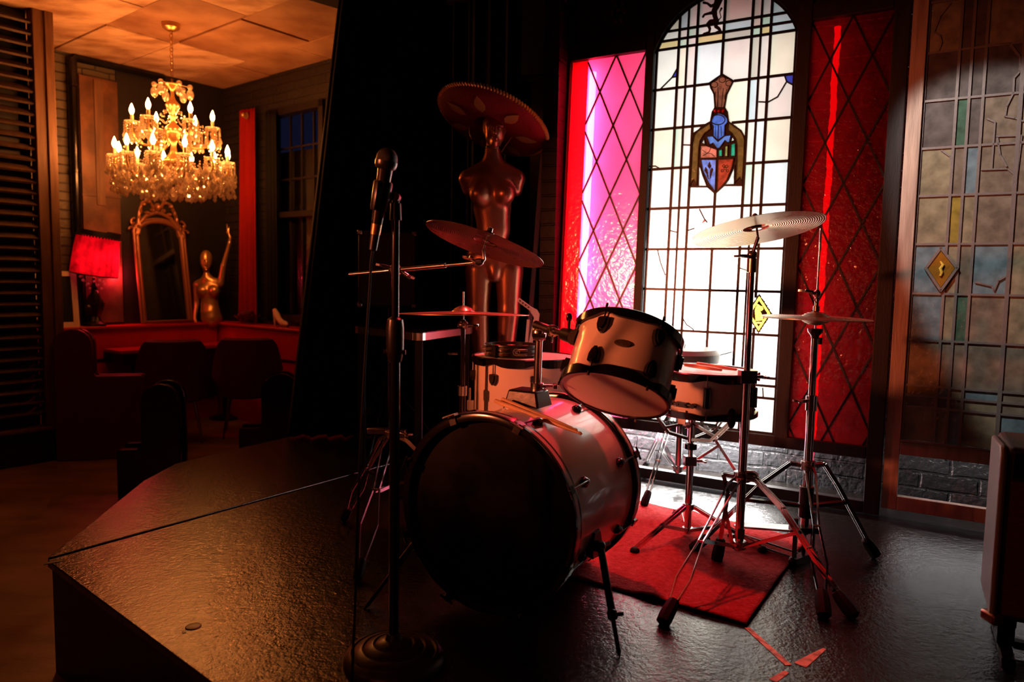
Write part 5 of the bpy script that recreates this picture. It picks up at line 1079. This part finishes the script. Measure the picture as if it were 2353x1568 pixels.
b = MB(); b.bar(Vector((q0.x-.16, q0.y-.02, .012)), Vector((q0.x+.12, q0.y-.02, .012)), .03, .02, (0, 1, 0)); b.build('foot_bar', BLACK, fs_, bev=.003)
# small table with metal edge
tb_ = thing('side_table', 'small black side table with a polished metal edge behind the ride cymbal', 'table', (-.45, 3.45, 0))
ta, tc2, td = Vector((-.772, 3.483, 0)), Vector((-.397, 3.084, 0)), Vector((-.19, 3.60, 0)); te = ta+(td-tc2)
def rc(pts, r=.05):
    out = []
    for i, p in enumerate(pts):
        a, c = pts[i-1], pts[(i+1) % len(pts)]; d1, d2 = (a-p).normalized(), (c-p).normalized()
        for t in (0, .25, .5, .75, 1): x = (p+d1*r)*(1-t)**2+p*2*t*(1-t)+(p+d2*r)*t*t; out.append((x.x, x.y))
    return out
ctr = (ta+tc2+td+te)/4; pts = [ta, tc2, td, te]
b = MB(); b.prism(wl, rc([ctr+(p-ctr)*.99 for p in pts]), .705, .738); b.build('tabletop', BLACKG, tb_)
b = MB(); o1 = rc([ctr+(p-ctr)*1.0 for p in pts]); P = [Vector((x, y, 0)) for x, y in o1]; m = len(P)
for i in range(m): b.bx(lambda x, y, z, A=P[i], B_=P[(i+1) % m]: A.lerp(B_, x)+(A-ctr).normalized()*y+Z*z, 0, 1, 0, .004, .703, .735)
b.build('metal_edge', mat('polished_steel', (.8, .78, .76), .25, metal=1), tb_, smooth=False)
for p in pts[:3]: b = MB(); c = ctr+(p-ctr)*.86; b.bx(lambda x, y, z: c+Vector((x, y, z)), -.016, .016, -.016, .016, 0, .704); b.build('leg', mat('dark_grey_steel', (.02, .022, .025), .35, metal=.5) if 'dark_grey_steel' not in bpy.data.materials else bpy.data.materials['dark_grey_steel'], tb_, smooth=False)
# loudspeaker on pole
sp = thing('loudspeaker', 'dark blue-grey loudspeaker cabinet with metal corners, in front of the black curtain', 'speaker', at(890, 700, 3.95))
c = at(892, 620, 3.95); b = MB(); b.box(c, .30, .24, .40, .12); b.build('cabinet', mat('blue_grey_vinyl', (.018, .026, .034), .5, bump=[(200, .001)]), sp, bev=.01)
b = MB(); Rz = Matrix.Rotation(.12, 3, 'Z'); b.bx(lambda x, y, z: c+Rz @ Vector((x, y, z)), -.13, .13, -.128, -.121, -.18, .18); b.build('grille', BLACK, sp, smooth=False)
for sx in (-1, 1):
    for sz in (-1, 1): b = MB(); b.box(c+Rz @ Vector((sx*.142, -.112, sz*.192)), .026, .026, .026, .12); b.build('corner_protector', CHROMED, sp, bev=.005)
spp = thing('speaker_stand', 'black tripod pole under the blue-grey loudspeaker', 'stand', (c.x, c.y, 0))
b = MB(); b.cyl(Vector((c.x, c.y, .1)), Vector((c.x, c.y, c.z-.201)), .018); b.build('pole', BLACKG, spp)
for t in (0.3, 2.4, 4.5):
    b = MB(); e = Vector((c.x+.32*math.cos(t), c.y+.2*math.sin(t), .012)); b.tube([Vector((c.x, c.y, .42)), e], .010); b.tube([Vector((c.x, c.y, .15)), Vector((c.x, c.y, .42)).lerp(e, .5)], .007); b.build('leg', BLACKG, spp)
# ================================================================== amplifier at right edge
AY = 1.80; a0 = at(2300, 1028, AY); a1 = at(2272, 1425, AY); az1 = a0.z; az0 = a1.z; ax0 = (a0.x+a1.x)/2
am = thing('guitar_amplifier', 'brown grille guitar amplifier with grey piped edges at the right edge, on a black stand', 'amplifier', (ax0+.26, AY+.12, az0))
def AF(x, y, z): a = -.50; return Vector((ax0+x*math.cos(a)-y*math.sin(a), AY+x*math.sin(a)+y*math.cos(a), az0+z))
AH = az1-az0; b = MB(); b.bx(AF, .016, .52, .012, .26, .0, AH); b.build('cabinet', mat('dark_tolex', (.035, .022, .022), .45, bump=[(300, .001)]), am, bev=.014)
b = MB(); b.prism(lambda y, z, x: AF(x, y, z), [(-.006, .01), (.24, .01), (.24, AH-.01), (.03, AH+.002), (.0, AH-.03)], .0, .016); b.build('side_cheek', mat('grey_piping', (.30, .24, .25), .35, bump=[(200, .001)]), am, bev=.008)
b = MB(); b.bx(AF, .026, .51, .004, .013, .02, AH-.085); b.build('grille_cloth', mat('brown_grille_cloth', (.20, .065, .04), .7, var=((.32, .12, .07), 60, .4, .6, (1, 1, 9)), bump=[(160, .002, (1, 1, 6))]), am, smooth=False)
b = MB(); b.bx(AF, .030, .51, .000, .012, AH-.075, AH-.012); b.build('control_panel', BLACKG, am, smooth=False, bev=.002)
b = MB()
for i in range(6): b.lathe(AF(.075+.05*i, .0, AH-.045), AF(0, -1, 0)-AF(0, 0, 0), [(.011, 0), (.010, .012), (0, .013)], 14)
b.build('knob', mat('brown_knob', (.22, .10, .07), .4), am)
b = MB(); b.box(AF(.008, .01, .006), .03, .05, .028, .1); b.build('corner_protector', mat('copper_corner', (.45, .22, .15), .3, metal=.8), am, bev=.006)
b = MB(); cz = AH-.155; b.tube([AF(.052, -.004, cz), AF(.07, -.01, cz+.018), AF(.10, -.012, cz+.022), AF(.13, -.008, cz+.01)], [.002, .005, .005, .002], 8, flat=.4); b.tube([AF(.11, -.010, cz+.02), AF(.085, -.010, cz-.01), AF(.068, -.008, cz-.045)], [.003, .005, .0035], 8, flat=.4); b.tube([AF(.055, -.006, cz-.002), AF(.09, -.008, cz+.004), AF(.125, -.006, cz-.004)], [.002, .003, .002], 8)
b.build('ribbon', mat('red_white_ribbon', (.55, .16, .14), .5), am)
asd = thing('amplifier_stand', 'black metal stand carrying the guitar amplifier', 'stand', AF(.26, .12, -az0))
for x in (.05, .47):
    b = MB(); b.bx(AF, x-.018, x+.018, .05, .20, -.03, -.002); b.bx(AF, x-.02, x+.02, .08, .13, -az0+.021, -.03); b.bx(AF, x-.016, x+.016, -.0, .26, -az0+.001, -az0+.021); b.build('leg', BLACKG, asd, smooth=False, bev=.003)
b = MB(); b.bx(AF, .07, .45, .09, .115, -.10, -.08); b.build('crossbar', BLACKG, asd, smooth=False)
# ================================================================== chandelier
CHX = at(393, 70, 5.4); CX, CY_ = CHX.x, CHX.y
def chz(y): return CAM_H-(y-626)/F_PX*5.4
ch = thing('chandelier', 'large glowing crystal chandelier with two tiers of candle bulbs hanging in the far room', 'chandelier', (CX, CY_, 2.79))
BRASS = mat('aged_brass', (.75, .45, .18), .28, metal=.9)
CRY = bpy.data.materials.new('crystal'); CRY.use_nodes = True; _n = CRY.node_tree.nodes; _l = CRY.node_tree.links; _n.remove(_n['Principled BSDF'])
_g = _n.new('ShaderNodeBsdfGlossy'); _g.inputs[0].default_value = (1, .9, .78, 1); _g.inputs['Roughness'].default_value = .12; _t = _n.new('ShaderNodeBsdfTranslucent'); _t.inputs[0].default_value = (1, .85, .65, 1); _tr = _n.new('ShaderNodeBsdfTransparent')
_m = _n.new('ShaderNodeMixShader'); _m.inputs[0].default_value = .5; _l.new(_g.outputs[0], _m.inputs[1]); _l.new(_t.outputs[0], _m.inputs[2]); _m2 = _n.new('ShaderNodeMixShader'); _m2.inputs[0].default_value = .35; _l.new(_m.outputs[0], _m2.inputs[1]); _l.new(_tr.outputs[0], _m2.inputs[2]); _l.new(_m2.outputs[0], _n['Material Output'].inputs[0])
BULB = emit('candle_bulb_light', (1, .30, .065), 330)
cc0 = Vector((CX, CY_, 0))
b = MB(); b.lathe(cc0+Z*2.74, Z, [(.0, 0), (.03, 0), (.06, .02), (.065, .055)], 24); b.build('ceiling_rose', BRASS, ch)
b = MB(); z = chz(185)
while z < 2.74: b.tube([cc0+Vector((.010*math.cos(a)*(1 if int(z*40) % 2 else .3), .010*math.cos(a)*(.3 if int(z*40) % 2 else 1), z+.016*math.sin(a)+.016)) for a in [i*PI/4 for i in range(8)]], .003, 5, closed=True); z += .025
b.build('chain', BRASS, ch)
b = MB(); z0, z9 = chz(430), chz(190)
H_ = z9-z0; b.lathe(cc0+Z*z0, Z, [(max(p.x, 0), p.y) for p in smooth_pts([Vector((r_, h_, 0)) for r_, h_ in [(0, 0), (.02, .01), (.035, .04), (.012, .07), (.02, .12), (.06, .16), (.075, .20), (.03, .25), (.02, .32), (.045, .37), (.06, .42), (.02, .47), (.018, .52), (.035, .56), (.05, .60), (.02, .64), (.014, .70), (.05, .735), (.055, .75), (.01, .76), (.01, H_)]], 4)], 28); b.build('stem', BRASS, ch)
def drop_mb(p, s=1.0, fat=1.0):
    b = MB(); b.ell(p, .006*s, 8); b.lathe(p-Z*.008*s, (0, 0, -1), [(.001, 0), (.004*s, .006*s), (.012*s*fat, .026*s), (.015*s*fat, .036*s), (.010*s*fat, .048*s), (.001, .054*s)], 8); return b
proto_drop = drop_mb(Vector((0, 0, 0)), 1.25).build('crystal_drop', CRY, ch, smooth=False); proto_drop.location = (0, 0, -.7)
proto_drop.data.transform(Matrix.Translation(ROOT[ch.name]))     # mesh centred on its own hook
drops = [proto_drop]
def add_drop(p, s=1.0):
    if len(drops) == 1 and not proto_drop.get('used'): o = proto_drop; o['used'] = 1
    else:
        o = proto_drop.copy(); COL.objects.link(o); o.parent = ch; drops.append(o)
    o.location = Vector(p)-ROOT[ch.name]; o.scale = (s, s, s)
beads = MB(); rr = random.Random(8)
def tier(n, R_, zc, drop, ph, nm, nd):
    for i in range(n):
        t = ph+2*PI*i/n; d = Vector((math.cos(t), math.sin(t), 0)); b = MB()
        b.tube(smooth_pts([cc0+d*.03+Z*(zc-drop*.2), cc0+d*R_*.35+Z*(zc-drop*.9), cc0+d*R_*.75+Z*(zc-drop), cc0+d*R_*.98+Z*(zc-drop*.5), cc0+d*R_+Z*(zc-.01)], 5), .008, 7); b.build('arm', BRASS, ch)
        c = cc0+d*R_+Z*zc
        b = MB(); b.lathe(c-Z*.012, Z, [(.008, 0), (.035, .006), (.052, .018), (.050, .021), (.03, .010), (.0, .010)], 20, False); dish = b.build('drip_dish', CRY, ch, smooth=False)
        b = MB(); b.cyl(c, c+Z*.055, .0115, n=12); b.build('candle_sleeve', mat('cream_candle', (.8, .65, .42), .5) if 'cream_candle' not in bpy.data.materials else bpy.data.materials['cream_candle'], ch)
        b = MB(); b.lathe(c+Z*.056, Z, [(.004, 0), (.010, .006), (.0165, .024), (.015, .040), (.007, .062), (.0008, .078)], 12); b.build('bulb', BULB, ch)
        for k in range(nd):
            a = t+2*PI*k/nd; p = c+Vector((math.cos(a)*.050, math.sin(a)*.050, .0))
            for z in range(3): beads.ell(p-Z*(.004+.016*z), .0065, 6)
            add_drop(p-Z*.05, rr.uniform(.8, 1.15))
tier(6, .27, chz(292), .15, .35, 'u', 5)
tier(12, .385, chz(372), .17, .1, 'l', 3)
for k in range(18): a = 2*PI*k/18; p = cc0+Vector((math.cos(a)*.36, math.sin(a)*.36, chz(400))); add_drop(p, rr.uniform(1.2, 1.6))
for k in range(12): a = 2*PI*k/12+.2; p = cc0+Vector((math.cos(a)*.24, math.sin(a)*.24, chz(412))); add_drop(p, rr.uniform(1.2, 1.7))
for k in range(len(drops), 100): a = 2*PI*k*.618; p = cc0+Vector((math.cos(a)*.13, math.sin(a)*.13, chz(425)+.02*rr.random())); add_drop(p, rr.uniform(1.2, 1.7))
# bead swags, too many to count
for R0, z0_, n_, R1, z1_ in ((.27, chz(300), 6, .385, chz(375)), (.385, chz(385), 12, .22, chz(425)), (.06, chz(262), 6, .27, chz(298))):
    for i in range(n_*2):
        t = .2+PI*i/n_
        for k in range(11):
            f = k/10; r = R0+(R1-R0)*f; zz = z0_+(z1_-z0_)*f-.05*math.sin(f*PI); beads.ell(cc0+Vector((math.cos(t)*r, math.sin(t)*r, zz)), .0075, 6)
for i in range(60):
    t = 2*PI*i/60; f = abs(((i*2) % 10)/5-1); beads.ell(cc0+Vector((math.cos(t)*.40, math.sin(t)*.40, chz(385)-.03*(1-f))), .0085, 6)
for i in range(210):
    t = rr.uniform(0, 6.28); r = rr.choice((.33, .28, .20, .37, .41, .42)); z = chz(rr.uniform(395, 440)+(.0 if r > .3 else 8)); beads.lathe(cc0+Vector((math.cos(t)*r, math.sin(t)*r, z)), (0, 0, -1), [(.001, 0), (.012, .024), (.014, .034), (.001, .05)], 6)
for i in range(18):
    for j in range(9):
        n_ = i < 6; t = (.35 if n_ else .1)+2*PI*(i if n_ else i-6)/(6 if n_ else 12)+2*PI*j/9*.0; R_ = .27 if n_ else .385; a = 2*PI*j/9
        px_, py_ = math.cos(t)*R_+math.cos(a)*.05, math.sin(t)*R_+math.sin(a)*.05; z_ = (chz(292) if n_ else chz(372))
        for k in range(5 if n_ else 4): beads.ell(cc0+Vector((px_, py_, z_-.006-.019*k)), .0085, 6)
        beads.lathe(cc0+Vector((px_, py_, z_-.10 if n_ else z_-.08)), (0, 0, -1), [(.001, 0), (.009, .014), (.013, .026), (.013, .034), (.001, .050)], 6)
for i in range(240):
    t = rr.uniform(0, 6.28); f = rr.random(); r = .16+.27*f; z = chz(rr.uniform(385, 430)+14*(1-f)); s_ = rr.uniform(.8, 1.3)
    beads.lathe(cc0+Vector((math.cos(t)*r, math.sin(t)*r, z)), (0, 0, -1), [(.001, 0), (.009*s_, .014*s_), (.015*s_, .030*s_), (.015*s_, .040*s_), (.001, .056*s_)], 6)
    beads.ell(cc0+Vector((math.cos(t)*r, math.sin(t)*r, z+.012)), .008, 6); beads.ell(cc0+Vector((math.cos(t)*r, math.sin(t)*r, z+.03)), .007, 6)
o = beads.build('crystal_beads', CRY, ch, smooth=False, fix=False); o['kind'] = 'stuff'
for i in range(6):
    t = 2*PI*i/6+.3; b = MB(); p = cc0+Vector((math.cos(t)*.12, math.sin(t)*.12, chz(205))); b.ell(p, .02, 10); b.tube([p, cc0+Z*chz(200)], .004); b.ell(p-Z*.055, (.026, .026, .04), 12); b.build('top_pendant', CRY, ch)
# ================================================================== far room furniture
# red table
tt = thing('bar_table', 'long dark red table with a black underside against the ledge', 'table', KA(.6, .33, -.4))
b = MB(); b.bx(KA, .02, 1.236, .181, .50, .30, .33); b.build('tabletop', REDP, tt, smooth=False, bev=.006)
b = MB(); b.bx(KA, .05, 1.20, .185, .47, .20, .299); b.build('apron', BLACK, tt, smooth=False)
for t in (.2, 1.05): b = MB(); b.cyl(KA(t, .33, -.36), KA(t, .33, .2), .035); b.lathe(KA(t, .33, -.399), Z, [(.16, 0), (.16, .012), (.04, .04)], 24); b.build('pedestal', BLACKG, tt)
# pews
def pew(name, label, O, D, W, H, armw, armh, th, depth, m1, m2, flip=1, group=None, back=True):
    """O = floor point of the panel's left corner, D = direction of panel, back goes along N"""
    D = Vector(D).normalized(); N = Vector((-D.y, D.x, 0)); t = thing(name, label, 'bench', O, group)
    n = 10; bw = W-armw; r = bw/2; pts = [(0, 0), (W, 0)]
    arc = [(armw+r+r*math.cos(a*PI/n), H-r+r*math.sin(a*PI/n)) for a in range(n+1)]
    pts += arc+[(armw+.0, armh+.02), (armw-.02, armh), (0.012, armh), (0, armh-.012)]
    if flip < 0: pts = [(W-x, y) for x, y in pts]
    for i, (c0, c1) in enumerate(((0, th), (depth-th, depth))):
        b = MB(); b.prism(lambda x, z, y: Vector(O)+D*x+N*y+Z*z, pts, c0, c1); b.build('end_panel', m1, t, smooth=False, bev=.008)
    b = MB(); x0, x1 = (.03, W-.05) if flip > 0 else (.05, W-.03); b.bx(lambda x, y, z: Vector(O)+D*x+N*y+Z*z, x0, x1, th, depth-th, armh-.12, armh-.05); b.build('seat', m2, t, smooth=False, bev=.008)
    b = MB(); xa, xb = (W-.09, W-.05) if flip > 0 else (.05, .09); b.bx(lambda x, y, z: Vector(O)+D*x+N*y+Z*z, xa, xb, th, depth-th, armh-.049, H*.84); b.build('backrest', m2, t, smooth=False)
    return t
o_ = fl(270, 1146, -.4); e_ = fl(402, 1140, -.4); D = Vector((.97, .24, 0)).normalized()
pew('pew', 'small black pew end with rounded back beside the stage edge, nearer of the two', o_, D, .36, .70, .14, .30, .055, .24, BLACKG, BLACK, 1, 'black pews')
o_ = fl(549, 1034, -.4)
pew('pew', 'black pew end with rounded back in front of the black curtain, farther of the two', o_, D, .46, .60, .17, .165, .06, .24, BLACKG, BLACK, 1, 'black pews')
o_ = fl(130, 1062, -.4)
pew('booth_bench', 'red painted booth bench with a tall rounded end, beside the louvred shutter', o_, Vector((.95, .30, 0)), .58, .965, .33,   .62, .05, .14, mat('deep_red_paint', (.10, .004, .005), .4), mat('red_seat_vinyl', (.35, .012, .012), .35), -1)
# barrel chairs
def barrel_chair(label, P, rz, s=1.0):
    t = thing('barrel_chair', label, 'chair', (0, 0, 0), 'dark red velvet barrel chairs'); n = 26
    b = MB(); vs = []; R0 = .27*s
    for j in range(2):
        for i in range(n+1):
            a = -PI*.12+PI*1.24*i/n; hz_ = .50+.34*min(1, max(0, math.sin(a)*2.2-.5))
            for k, (dr, z) in enumerate(((0, .36), (.015, hz_*.7), (.03, hz_), (.0-.02, hz_+.015), (-.05, hz_), (-.05, .36))):
                if j == 0: vs.append(Vector(((R0+dr)*math.cos(a), (R0+dr)*math.sin(a)*.95, z)))
    fs = [(i*6+k, (i+1)*6+k, (i+1)*6+(k+1) % 6, i*6+(k+1) % 6) for i in range(n) for k in range(6)]+[tuple(range(6)), tuple(n*6+k for k in range(5, -1, -1))]
    b.add(vs, fs); b.build('backrest', REDV, t)
    b = MB(); b.lathe((0, -.01, .34), Z, [(0, 0), (.22, 0), (.235, .02), (.235, .08), (.21, .105), (0, .115)], 40); b.build('seat', REDV, t)
    for sx in (-1, 1):
        for sy in (-1, 1): b = MB(); b.cyl(Vector((.15*sx, .13*sy, .345)), Vector((.20*sx, .19*sy, .0)), .015, .008, n=10); b.build('leg', CHROMED, t)
    t.location = P; t.rotation_euler = (0, 0, rz); return t
c1 = at(400, 900, 5.85); c2 = at(572, 900, 6.15)
barrel_chair('dark red velvet barrel chair at the table, nearer and left of the two', (c1.x, c1.y, -.4), -PI*.86)
barrel_chair('dark red velvet barrel chair at the table, right of the other and by the curtain', (c2.x, c2.y, -.4), -PI*.90)
b = bpy.data.objects
# ---- ledge things
LZ = .5202
# red shaded lamp
lp = thing('table_lamp', 'ornate dark table lamp with a crooked glowing red shade on the ledge', 'lamp', KA(1.24, .12, LZ)); lc = KA(1.27, .12, LZ)
b = MB(); b.lathe(lc, Z, [(.085, 0), (.085, .02), (.05, .04), (.035, .08), (.06, .14), (.07, .19), (.045, .25), (.02, .29), (.03, .33), (.015, .36), (.012, .45)], 24, rfun=lambda j, t: 1+.12*math.sin(5*t+j)); b.ell(lc+Vector((.03, -.03, .22)), (.035, .035, .09), 12); b.ell(lc+Vector((-.03, -.04, .14)), (.04, .04, .06), 12); b.build('figure_base', mat('dark_bronze', (.03, .015, .012), .3, metal=.5), lp)
sa = Vector((.16, 0, 1)).normalized(); scn = lc+Vector((.0, 0, .44))
GLS = glassmat('red_pleated_silk', (.85, .03, .07), var=.40, gloss=.02, sc=9)
b = MB(); rf = lambda j, t: 1+.022*math.sin(22*t)+.01*math.sin(7*t+j)
b.lathe(scn, sa, [(.180, .0), (.176, .10), (.168, .22), (.160, .33)], 120, False, rfun=rf); b.build('shade', GLS, lp)
b = MB(); b.lathe(scn+sa*.325, sa, [(.163, 0), (.166, .0), (.164, .045), (.160, .045), (.163, 0)], 60, False); b2_ = MB(); b2_.lathe(scn-sa*.006, sa, [(.180, 0), (.185, 0), (.184, .010), (.180, .010), (.180, 0)], 60, False)
for i in range(44): t = 2*PI*i/44; b.ell(polar(scn, sa, .166, .322, t), (.010, .010, .011), 6)
b.build('shade_trim', BLACK, lp); b2_.build('shade_hem', BLACK, lp)
b = MB(); b.cyl(lc+Z*.44, scn+sa*.2, .006); b.ell(scn+sa*.17, (.03, .03, .045), 12); b.build('bulb', emit('red_bulb', (1, .10, .10), 10), lp)
for i in range(7): t = -2.4+.45*i; b = MB(); b.ell(scn+Vector((.10*math.cos(t), .10*math.sin(t), -.02-.03*(i % 3))), .012, 8); b.ell(scn+Vector((.07*math.cos(t), .07*math.sin(t), -.06-.03*(i % 3))), .010, 8); b.build('crystal_drop', CRY, lp)
light('red_lamp_bulb', 'POINT', scn+sa*.12+M_*.02-L*.08, 2.6, (1, .06, .12), .03); light('red_lamp_side_glow', 'POINT', KA(1.06, .118, LZ+.44), 5.5, (1, .035, .06), .02)
# framed picture
pf = thing('picture_frame', 'small cream framed dark picture leaning on the ledge beside the shutter', 'picture', KA(1.52, .1, LZ))
def PK(t, o, z): return KA(t, .13-z*.10+o, LZ+z)
b = MB()
for t0, t1, z0, z1 in ((1.40, 1.445, 0, .46), (1.70, 1.745, 0, .46), (1.446, 1.699, 0, .04), (1.446, 1.699, .42, .46)): b.bx(PK, t0, t1, 0, .015, z0, z1)
b.build('frame', mat('cream_frame', (.55, .42, .28), .5), pf, smooth=False)
b = MB(); b.bx(PK, 1.445, 1.70, .002, .006, .04, .42); b.build('print', mat('black_print', (.01, .01, .01), .3), pf, smooth=False)
b = MB(); b.prism(lambda x, z, o: PK(1.60+x, .007+o, z), [(-.01, .33), (.03, .35), (.05, .31), (.03, .27), (.045, .20), (.03, .12), (.05, .06), (-.0, .06), (.01, .14), (-.012, .20), (.012, .27)], 0, .001); b.build('pale_figure', mat('grey_print', (.16, .12, .09), .5), pf, smooth=False)
# ornate mirror
mr = thing('ornate_mirror', 'tall baroque gilt mirror with a pierced crest leaning on the ledge', 'mirror', KA(.68, .15, LZ)); 
def MK(x, z, o=0): return KA(.675-x, .185-z*.15+o, LZ+z)      # x to the right
GILT = mat('red_gilt_wood', (.30, .12, .06), .32, metal=.45, bump=[(60, .002)])
hw = .205; sz_ = .80; arch_ = [(hw*math.cos(a), sz_+.13*math.sin(a)) for a in [i*PI/16 for i in range(17)]]
b = MB(); b.prism(lambda x, z, o: MK(x, z, o), [(-hw, .04), (hw, .04)]+arch_, -.012, -.006); b.build('glass', MIRROR, mr, smooth=False)
b = MB(); ring = [(-hw, .025), (hw, .025)]+arch_
b.tube([MK(x, z) for x, z in ring], .020, 8, closed=True); b.tube([MK(x*1.12, z+(.02 if z > .5 else -.01), .0) for x, z in ring], .014, 8, closed=True); b.build('frame', GILT, mr)
def scroll(b, x, z, r, a0, turns, sg, tk=.012):
    pts = [];
    for i in range(22): f = i/21; a = a0+sg*turns*2*PI*f; rr_ = r*(1-.75*f); pts.append(MK(x+rr_*math.cos(a), z+rr_*math.sin(a), .004))
    b.tube(pts, [tk*(1-.5*i/21) for i in range(22)], 7)
b = MB()
for s_ in (-1, 1):
    b.tube([MK(s_*x, z, .0) for x, z in ((.03, 1.05), (.07, 1.12), (.13, 1.09), (.165, 1.0), (.18, .90), (.20, .85))], .016, 7)
    scroll(b, s_*.21, .90, .045, PI/2 if s_ > 0 else PI/2, .9, -s_); scroll(b, s_*.24, .84, .03, 0 if s_ > 0 else PI, .8, s_); scroll(b, s_*.06, 1.14, .042, PI if s_ < 0 else 0, .9, s_)
    b.tube([MK(s_*x, z, .0) for x, z in ((.19, .80), (.17, .90), (.11, .97), (.04, 1.0), (.0, 1.01))], .018, 7)
    b.ell(MK(s_*.035, 1.20, .004), (.022, .014, .03), 8)
b.ell(MK(0, 1.19, .005), (.02, .016, .055), 10); b.ell(MK(0, 1.24), (.012, .01, .03), 8); b.ell(MK(0, 1.06, .004), (.035, .018, .04), 10)
for s_ in (-1, 1):
    for x, z, rx, rz in ((.075, 1.10, .03, .016), (.125, 1.075, .026, .018), (.155, 1.01, .018, .026), (.17, .95, .016, .024), (.19, .87, .024, .018), (.215, .80, .014, .03), (.10, 1.0, .03, .016), (.05, 1.03, .026, .02), (.23, .90, .016, .016)):
        b.ell(MK(s_*x, z, .010), (rx, .014, rz), 8)
b.build('crest', GILT, mr)
# gold bust mannequin on the ledge
gm_ = thing('mannequin_torso', 'gold mannequin torso with one arm raised, standing on the ledge by the mirror', 'mannequin', KA(.24, .12, LZ))
GO = KA(.26, .13, 0); GY = GO.y
def g(x, y, d=0): P = at(x, y, GY+d); return (P.x, P.y, P.z)
G = GY/F_PX
gp_ = [('e', g(474, 596), (13*G, 15*G, 21*G), .02), ('e', g(473, 606, -.02), (10.5*G, 11*G, 17*G), .02), ('c', g(474, 618), g(476, 645), .026, .030, .02), ('e', g(479, 668), (27*G, 17*G, 24*G), .03), ('c', g(455, 652), g(476, 641), .035, .03, .04), ('c', g(504, 650), g(476, 641), .035, .03, .04),
       ('e', g(466, 669, -.055), (12*G, 11*G, 12*G), .02), ('e', g(492, 669, -.055), (12*G, 11*G, 12*G), .02), ('e', g(482, 700), (20*G, 15*G, 30*G), .03), ('c', g(484, 720), g(486, 730), .09, .098, .03),
       ('c', g(451, 655), g(452, 697), .032, .026, .015), ('c', g(452, 697), g(447, 732, -.06), .025, .016, .01), ('c', g(447, 732, -.06), g(452, 745, -.09), .016, .014, .01), ('c', g(452, 745, -.09), g(459, 754, -.10), .012, .006, .006), ('c', g(451, 743, -.09), g(455, 756, -.10), .009, .005, .005),
       ('c', g(507, 652), g(513, 612), .032, .026, .015), ('c', g(513, 612), g(527, 560), .024, .016, .01), ('c', g(527, 560), g(529, 546), .016, .014, .01), ('c', g(529, 546), g(523, 530), .013, .009, .008), ('c', g(523, 530), g(521, 514), .008, .004, .005), ('c', g(526, 535), g(527, 520), .006, .004, .004), ('c', g(527, 541), g(519, 533), .006, .0035, .004),
       ('c', g(474, 600, -.055), g(474, 609, -.078), .005, .007, .006), ('e', g(474, 620, -.045), (4*G, 4*G, 3*G), .01), ('-', g(469, 601, -.062), (3*G, 2.5*G, 2*G), .008), ('-', g(479, 601, -.062), (3*G, 2.5*G, 2*G), .008), ('c', g(470, 615, -.060), g(478, 615, -.060), .005, .005, .004)]
ob = body(gp_, .008).build('body', GOLDP, gm_)
b = MB(); b.lathe(KA(.24, .12, LZ), Z, [(.09, 0), (.095, .01), (.0, .012)], 24); b.build('base', BLACKG, gm_)
# dark red flower and shoe on the ledge
fl_ = thing('artificial_rose', 'large dark red artificial rose on the ledge below the red drape', 'flower', KB(.60, .12, LZ)); c = KB(.60, .12, LZ+.075)
b = MB(); rr = random.Random(2)
for i in range(26):
    t = i*2.4; r = .02+.0032*i; zz = .05-.003*i; d = Vector((math.cos(t), math.sin(t), 0)); Rm = Matrix.Rotation(t, 3, 'Z') @ Matrix.Rotation(.5+.02*i, 3, 'Y'); b.ell(c+d*r+Z*zz*.6, (.010, .034, .034), 8, Rm)
b.build('bloom', mat('dark_red_silk', (.13, .006, .008), .6), fl_); b = MB(); b.tube([c-Z*.02, c-Z*.05+Vector((.05, -.02, -.02)), c+Vector((.12, -.05, -.06))], .006); b.build('stem', BLACK, fl_)
s_ = thing('high_heeled_shoe', 'pale high heeled shoe on the ledge in front of the far window', 'shoe', KB(1.08, .12, LZ)); c = KB(1.0, .11, LZ)
SHM = mat('pale_pink_satin', (.62, .42, .32), .35); X = M_
b = MB(); b.tube(smooth_pts([c+X*.0+Z*.155, c+X*.03+Z*.125, c+X*.08+Z*.06, c+X*.13+Z*.025, c+X*.18+Z*.018]), [.022]*7+[.026]*6+[.030]*7+[.024, .02, .016, .012, .008][:5], 10) if False else b.tube([c+X*.0+Z*.15, c+X*.03+Z*.115, c+X*.07+Z*.065, c+X*.12+Z*.034, c+X*.17+Z*.028, c+X*.20+Z*.02], [.018, .026, .026, .028, .024, .010], 12)
b.build('upper', SHM, s_); b = MB(); b.cyl(c+X*.003+Z*.125, c+X*.008+Z*.001, .016, .005); b.build('heel', SHM, s_); b = MB(); b.tube([c+X*.10+Z*.006, c+X*.20+Z*.006], [.02, .012], 8, flat=.9); b.build('sole', BLACK, s_)
